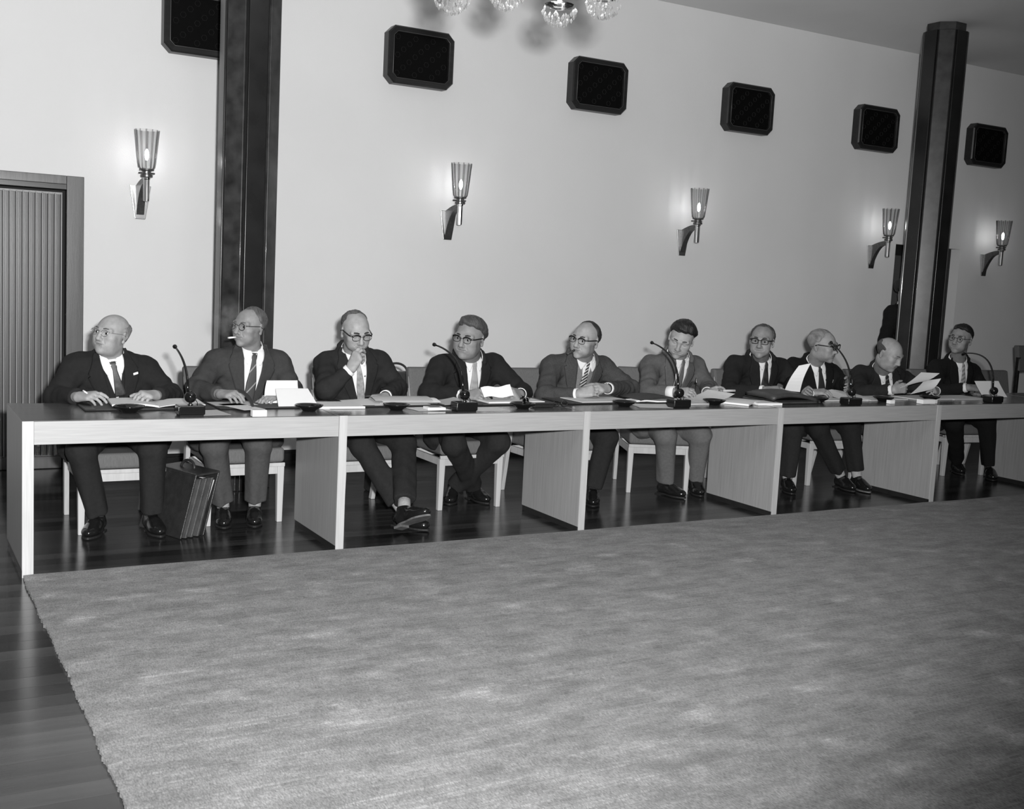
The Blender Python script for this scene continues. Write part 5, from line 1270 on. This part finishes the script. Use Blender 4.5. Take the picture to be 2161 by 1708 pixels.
# 8: profile
aL, dL = foot((1806, 1042), (1772, 1030)); aR, dR = foot((1838, 1044), (1800, 1030))
cas(base=(6.12, 1.1), label='white-haired man seen in profile facing right, white handkerchief in his breast pocket', head=(1735, 730, 0.82), hs=1.08, yaw=-68, pitch=-6, roll=-4, skin=SK['c'], lipm=LIP, near=False,
    sl=(1664, 768, 1.00), sr=(1768, 776, 0.95), el=(1672, 826, 0.80), er=(1782, 815, 0.80), wl=(1712, 829, 0.55), wr=(1792, 806, 0.62), tl=(1752, 826, 0.45), tr=(1790, 824, 0.50),
    pelvis=PV(6.12), bulk=1.02, kl=at(1728, 905, 0.70), kr=at(1795, 903, 0.70), al=aL, ar=aR, toel=dL, toer=dR, sock=MT['sock_light'], soler=1, hem=0.14,
    hl=dict(n=(0.1, 0.4, -1)), hr=dict(n=(-0.3, 0.6, 0.1), curls=[(10, 18, 12)] * 4),
    suit=CL['black'], trousers=CL['dark'], tie=mat('dark_tie', 0.02, 0.5), hair='recede', hairth=0.0055, hairb=-0.0005, hl0=-0.045, hairm=HG['white'], browm=BROW_G, glasses='rect', jaw=1.05, vb=-0.34, square=(0.105, -0.16), cuffl=0, cuffr=0, seed=6.1)
# 9: bald reading
aL, dL = foot((1868, 1040), (1850, 1025)); aR, dR = foot((1910, 1035), (1890, 1020))
cas(base=(6.93, 1.1), label='bald man bent forward at the right, reading two white sheets', head=(1876, 747, 0.72), hs=1.06, yaw=-58, pitch=-26, roll=-2, skin=SK['a'], lipm=LIP, near=False,
    sl=(1806, 786, 0.98), sr=(1918, 788, 0.92), el=(1810, 828, 0.78), er=(1950, 822, 0.82), wl=(1886, 823, 0.50), wr=(1976, 826, 0.55), tl=(1938, 813, 0.44), tr=(1962, 814, 0.46),
    pelvis=PV(6.93), bulk=1.05, kl=at(1850, 905, 0.70), kr=at(1915, 902, 0.70), al=aL, ar=aR, toel=dL, toer=dR,
    hl=dict(n=(0.5, 0.5, -0.2), curls=[(30, 45, 25)] * 4), hr=dict(n=(-0.5, 0.4, -0.3), curls=[(30, 45, 25)] * 4),
    suit=CL['charcoal'], trousers=CL['charcoal'], tie=stripes('striped_dark_tie', 0.015, 0.10, 22, (0.7, 0, -0.7), 0.7), hair='fringe', hairth=0.006, hairb=0, hairm=HG['mid'], browm=BROW_G, closed=1, jaw=1.06, neck=1.08, jowl=1, vb=-0.30, cuffl=1.3, seed=7.0)
# 10: dark-haired, right
aL, dL = foot((2032, 1005), (2006, 990)); aR, dR = foot((2097, 1018), (2072, 996))
cas(base=(7.72, 1.1), label='dark-haired man in a black suit and dark round glasses at the right end', head=(2028, 716, 0.84), hs=1.06, yaw=22, pitch=-2, roll=8, skin=SK['b'], lipm=LIP, near=False,
    sl=(1972, 768, 1.00), sr=(2062, 772, 0.98), el=(1975, 828, 0.80), er=(2072, 820, 0.90), wl=(2042, 818, 0.58), wr=(2068, 832, 0.60), tl=(2096, 822, 0.50), tr=(2060, 836, 0.50),
    pelvis=PV(7.75), bulk=0.98, kl=at(2014, 892, 0.72), kr=at(2082, 890, 0.72), al=aL, ar=aR, toel=dL, toer=dR,
    hl=dict(n=(0.0, 0.5, -0.8), curls=[(8, 15, 10)] * 4), suit=CL['black'], trousers=CL['black'], tie=stripes('pale_striped_tie', 0.16, 0.30, 30, (0.6, 0, -0.8), 0.5), tiew=0.8, hair='full', hairth=0.008, hairm=HG['black'], browm=BROW_D, glasses='round', jaw=0.95, vb=-0.32, gaze=-10, cuffl=1.2, seed=7.7)
# standing man half hidden behind the far pillar
pv = np.array((8.74, 2.36, 0.93))
cas(base=(8.74, 2.36), stand=True, label='standing man in a black suit, mostly hidden behind the far pillar', head=(1912, 612, 2.36), hs=1.0, yaw=-95, pitch=0, roll=0, skin=SK['b'], lipm=LIP, near=False,
    sl=(1872, 653, 2.44), sr=(1950, 653, 2.30), el=(1862, 735, 2.44), er=(1960, 735, 2.30), wl=(1868, 790, 2.38), wr=(1955, 790, 2.26), tl=(1868, 820, 2.36), tr=(1955, 820, 2.24),
    pelvis=pv, bulk=1.0, kl=pv + (-0.08, 0.0, -0.43), kr=pv + (0.10, -0.06, -0.43), al=pv + (-0.08, 0.03, -0.842), ar=pv + (0.12, -0.05, -0.842), toel=(0.7, -0.7, 0), toer=(0.8, -0.6, 0),
    hem_l=pv + (-0.08, 0.03, -0.80), hem_r=pv + (0.12, -0.05, -0.80), suit=CL['black'], trousers=CL['black'], tie=None, hair='full', hairth=0.009, hairm=HG['black'], browm=BROW_D, seed=8.3)
INFO = {}
for i, sp in enumerate(cast):
    t_, INFO[i + 1] = person(sp)
# ------------------------------------------------------------------ small things held or worn by hand
def cig(label, p, d, ln, r=0.0042, m=None, glow=False):
    p = V3(p); d = unit(d); t = thing('cigarette', label, 'cigarette', tuple(p), 0, 'lit cigarettes')
    MB().tube([p, p + d * ln], r, 10).build('paper_tube', m or MT['ash'], t, smooth=True)
    MB().tube([p + d * ln, p + d * (ln + 0.006)], [r, r * 0.8], 10).build('ash_tip', MT['greypaper'], t, smooth=True)
    return t
if 1 in INFO: q = INFO[1]; cig('white cigarette between the fingers of the bald man at the left end', q['endL'][1] * 0.4 + q['WL'] * 0.6 + np.array((0, 0, 0.022)), (-0.6, -0.5, 0.45), 0.05)
if 2 in INFO: q = INFO[2]; cig('short white cigarette in the mouth of the man before the near pillar', q['hp']((-0.016, -0.100, -0.060)), -q['yb'] * 0.9 - q['x'] * 0.35 - q['z'] * 0.1, 0.045, 0.0052)
if 3 in INFO: q = INFO[3]; cig('cigarette held at the mouth of the man with crossed ankles', q['endL'][0] * 0.5 + q['endL'][1] * 0.5 + np.array((-0.01, 0.02, 0.0)), CC - q['H'], 0.045, 0.0060)
if 5 in INFO:
    q = INFO[5]; p = q['hp']((-0.010, -0.102, -0.060)); d = unit(-q['yb'] - q['x'] * 0.45 - q['z'] * 0.55)
    t = thing('cigar', 'dark cigar in the mouth of the man with the light pullover', 'cigar', tuple(p)); MB().tube([p, p + d * 0.05], [0.0075, 0.0085], 10).build('tobacco_roll', MT['tobacco'], t, smooth=True); MB().tube([p + d * 0.05, p + d * 0.062], [0.0085, 0.007], 10).build('ash_tip', MT['felt'], t, smooth=True)
    c = q['WR']; d = unit(q['WR'] - q['ER']); e1 = unit(np.cross(d, (0, 0, 1))); e2 = np.cross(d, e1)
    t = thing('wrist_watch', 'dark wrist watch on the wrist of the man with the light pullover', 'watch', tuple(c)); MB().lathe([(0.029, -0.008), (0.0315, -0.007), (0.0315, 0.007), (0.029, 0.008)], c - d * 0.005, 20, np.stack([e1, e2, d]), cap=False).build('strap', MT['strap'], t, smooth=True)
    MB().lathe([(0.001, 0.0), (0.014, 0.0), (0.014, 0.006), (0.001, 0.007)], c - d * 0.005 + np.array((0, 0, 0.0300)), 16).build('case', MT['chrome'], t, smooth=True)
if 6 in INFO:
    q = INFO[6]; p = q['endL'][0] * 0.5 + q['endL'][4] * 0.5; d = unit(at(1473, 786, 0.60) - p)
    t = thing('pen', 'slim pen held upright by the man looking down', 'pen', tuple(p)); MB().tube([p - d * 0.03, p + d * 0.09], [0.0015, 0.0045], 8).build('barrel', MT['specs_dark'], t, smooth=True); MB().tube([p + d * 0.088, p + d * 0.14], [0.005, 0.004], 8).build('cap', MT['chrome'], t, smooth=True)
    p = q['endR'][0] * 0.6 + q['endR'][1] * 0.4
    t = thing('held_cigar', 'pale cigar between the fingers of the man looking down', 'cigar', tuple(p)); MB().tube([p - np.array((0.02, 0, 0)), p + np.array((0.065, -0.03, 0.004))], 0.0085, 10).build('tobacco_roll', MT['greypaper'], t, smooth=True)
if 4 in INFO:
    q = INFO[4]; a = at(1022, 839, 0.425); b2 = at(1084, 837, 0.42); g = []
    for i in range(7):
        u = i / 6; g.append([a + (b2 - a) * k / 8 + np.array((0, 0.055 * u, 0.010 * k / 8 * u + 0.055 * u + 0.006 * math.sin(k))) * 1.0 for k in range(9)])
    tag(MB().slab(g, 0.0008, (0, 1, 0)).build('paper_sheet', MT['card'], None), 'white sheet held upright in both hands by the man with the light tie', 'paper')
    p = q['endL'][0] * 0.5 + q['endL'][4] * 0.5; t = thing('fountain_pen', 'stubby dark pen with a white end held by the man with the light tie', 'pen', tuple(p))
    MB().tube([p, p + unit(np.array((0.6, -0.3, -0.5))) * 0.05], 0.0065, 10).build('barrel', MT['specs_dark'], t, smooth=True); MB().tube([p, p - unit(np.array((0.6, -0.3, -0.5))) * 0.018], 0.0065, 10).build('cap_end', MT['card'], t, smooth=True)
if 7 in INFO:
    A, B_, D_, E_ = at(1656, 824, 0.50), at(1688, 829, 0.45), at(1711, 768, 0.56), at(1686, 772, 0.58); g = []
    for i in range(9):
        u = i / 8; row = []
        for k in range(7):
            v_ = k / 6; p = (1 - u) * ((1 - v_) * A + v_ * B_) + u * ((1 - v_) * E_ + v_ * D_); row.append(p + np.array((0.014, 0.03, -0.004)) * math.sin(u * PI) + np.array((0, 0, 0.004 * v_)))
        g.append(row)
    tag(MB().slab(g, 0.0008, (0, 1, 0)).build('paper_sheet', MT['card'], None), 'white sheet held up high beside the man with rectangular glasses', 'paper')
    q = INFO[7]; p = q['endL'][0]; tubeobj('pencil', 'dark pencil in the writing hand of the man with the raised sheet', 'pencil', [p + np.array((-0.10, 0.05, 0.045)), p + np.array((0.012, -0.012, -0.012))], 0.0035, MT['specs_dark'])
if 9 in INFO:
    for lb, P4, dp in (('upper white sheet held in the right hand of the bald reading man', (at(1899, 819, 0.46), at(1938, 806, 0.40), at(1983, 788, 0.45), at(1944, 786, 0.56)), 0.02), ('lower white sheet held in the left hand of the bald reading man', (at(1921, 832, 0.40), at(1967, 822, 0.36), at(1986, 799, 0.42), at(1950, 804, 0.50)), 0.014)):
        g = []
        for i in range(8):
            u = i / 7; row = []
            for k in range(8):
                v_ = k / 7; p = (1 - u) * ((1 - v_) * P4[0] + v_ * P4[1]) + u * ((1 - v_) * P4[3] + v_ * P4[2]); row.append(p - np.array((0, 0, dp * math.sin(u * PI) * (0.4 + 0.6 * v_))))
            g.append(row)
        tag(MB().slab(g, 0.0008, (0, 0, -1)).build('paper_sheet', MT['card'], None), lb, 'paper')

# cigarette smoke hanging before the face of the man at the near pillar
def smoke():
    c = at(482, 672, 0.70); b = MB(); b.ball(c, 0.13, 24, 16, (0.9, 0.6, 0.85))
    m = bpy.data.materials.new('cigarette_smoke'); m.use_nodes = True; nt = m.node_tree; nt.nodes.clear()
    o = nt.nodes.new('ShaderNodeOutputMaterial'); v = nt.nodes.new('ShaderNodeVolumePrincipled'); tc = nt.nodes.new('ShaderNodeTexCoord')
    n = nt.nodes.new('ShaderNodeTexNoise'); n.inputs['Scale'].default_value = 16; n.inputs['Detail'].default_value = 3
    ln = nt.nodes.new('ShaderNodeVectorMath'); ln.operation = 'LENGTH'
    r = nt.nodes.new('ShaderNodeMapRange'); r.inputs['From Min'].default_value = 0.02; r.inputs['From Max'].default_value = 0.115; r.inputs['To Min'].default_value = 1; r.inputs['To Max'].default_value = 0
    r2 = nt.nodes.new('ShaderNodeMapRange'); r2.inputs['From Min'].default_value = 0.42; r2.inputs['From Max'].default_value = 0.7; r2.inputs['To Min'].default_value = 0; r2.inputs['To Max'].default_value = 9.0
    mu = nt.nodes.new('ShaderNodeMath'); mu.operation = 'MULTIPLY'
    L = nt.links; L.new(tc.outputs['Object'], ln.inputs[0]); L.new(ln.outputs['Value'], r.inputs['Value']); L.new(tc.outputs['Object'], n.inputs['Vector']); L.new(n.outputs['Fac'], r2.inputs['Value'])
    L.new(r.outputs[0], mu.inputs[0]); L.new(r2.outputs[0], mu.inputs[1]); L.new(mu.outputs[0], v.inputs['Density']); L.new(v.outputs[0], o.inputs['Volume'])
    v.inputs['Color'].default_value = (0.7, 0.7, 0.7, 1)
    b.v = [tuple(np.array(p) - c) for p in b.v]
    ob = b.build('smoke', m, None, smooth=True); ob.location = tuple(c)
    tag(ob, 'thin grey cigarette smoke drifting before the man at the near pillar', 'smoke', kind='stuff')
smoke()
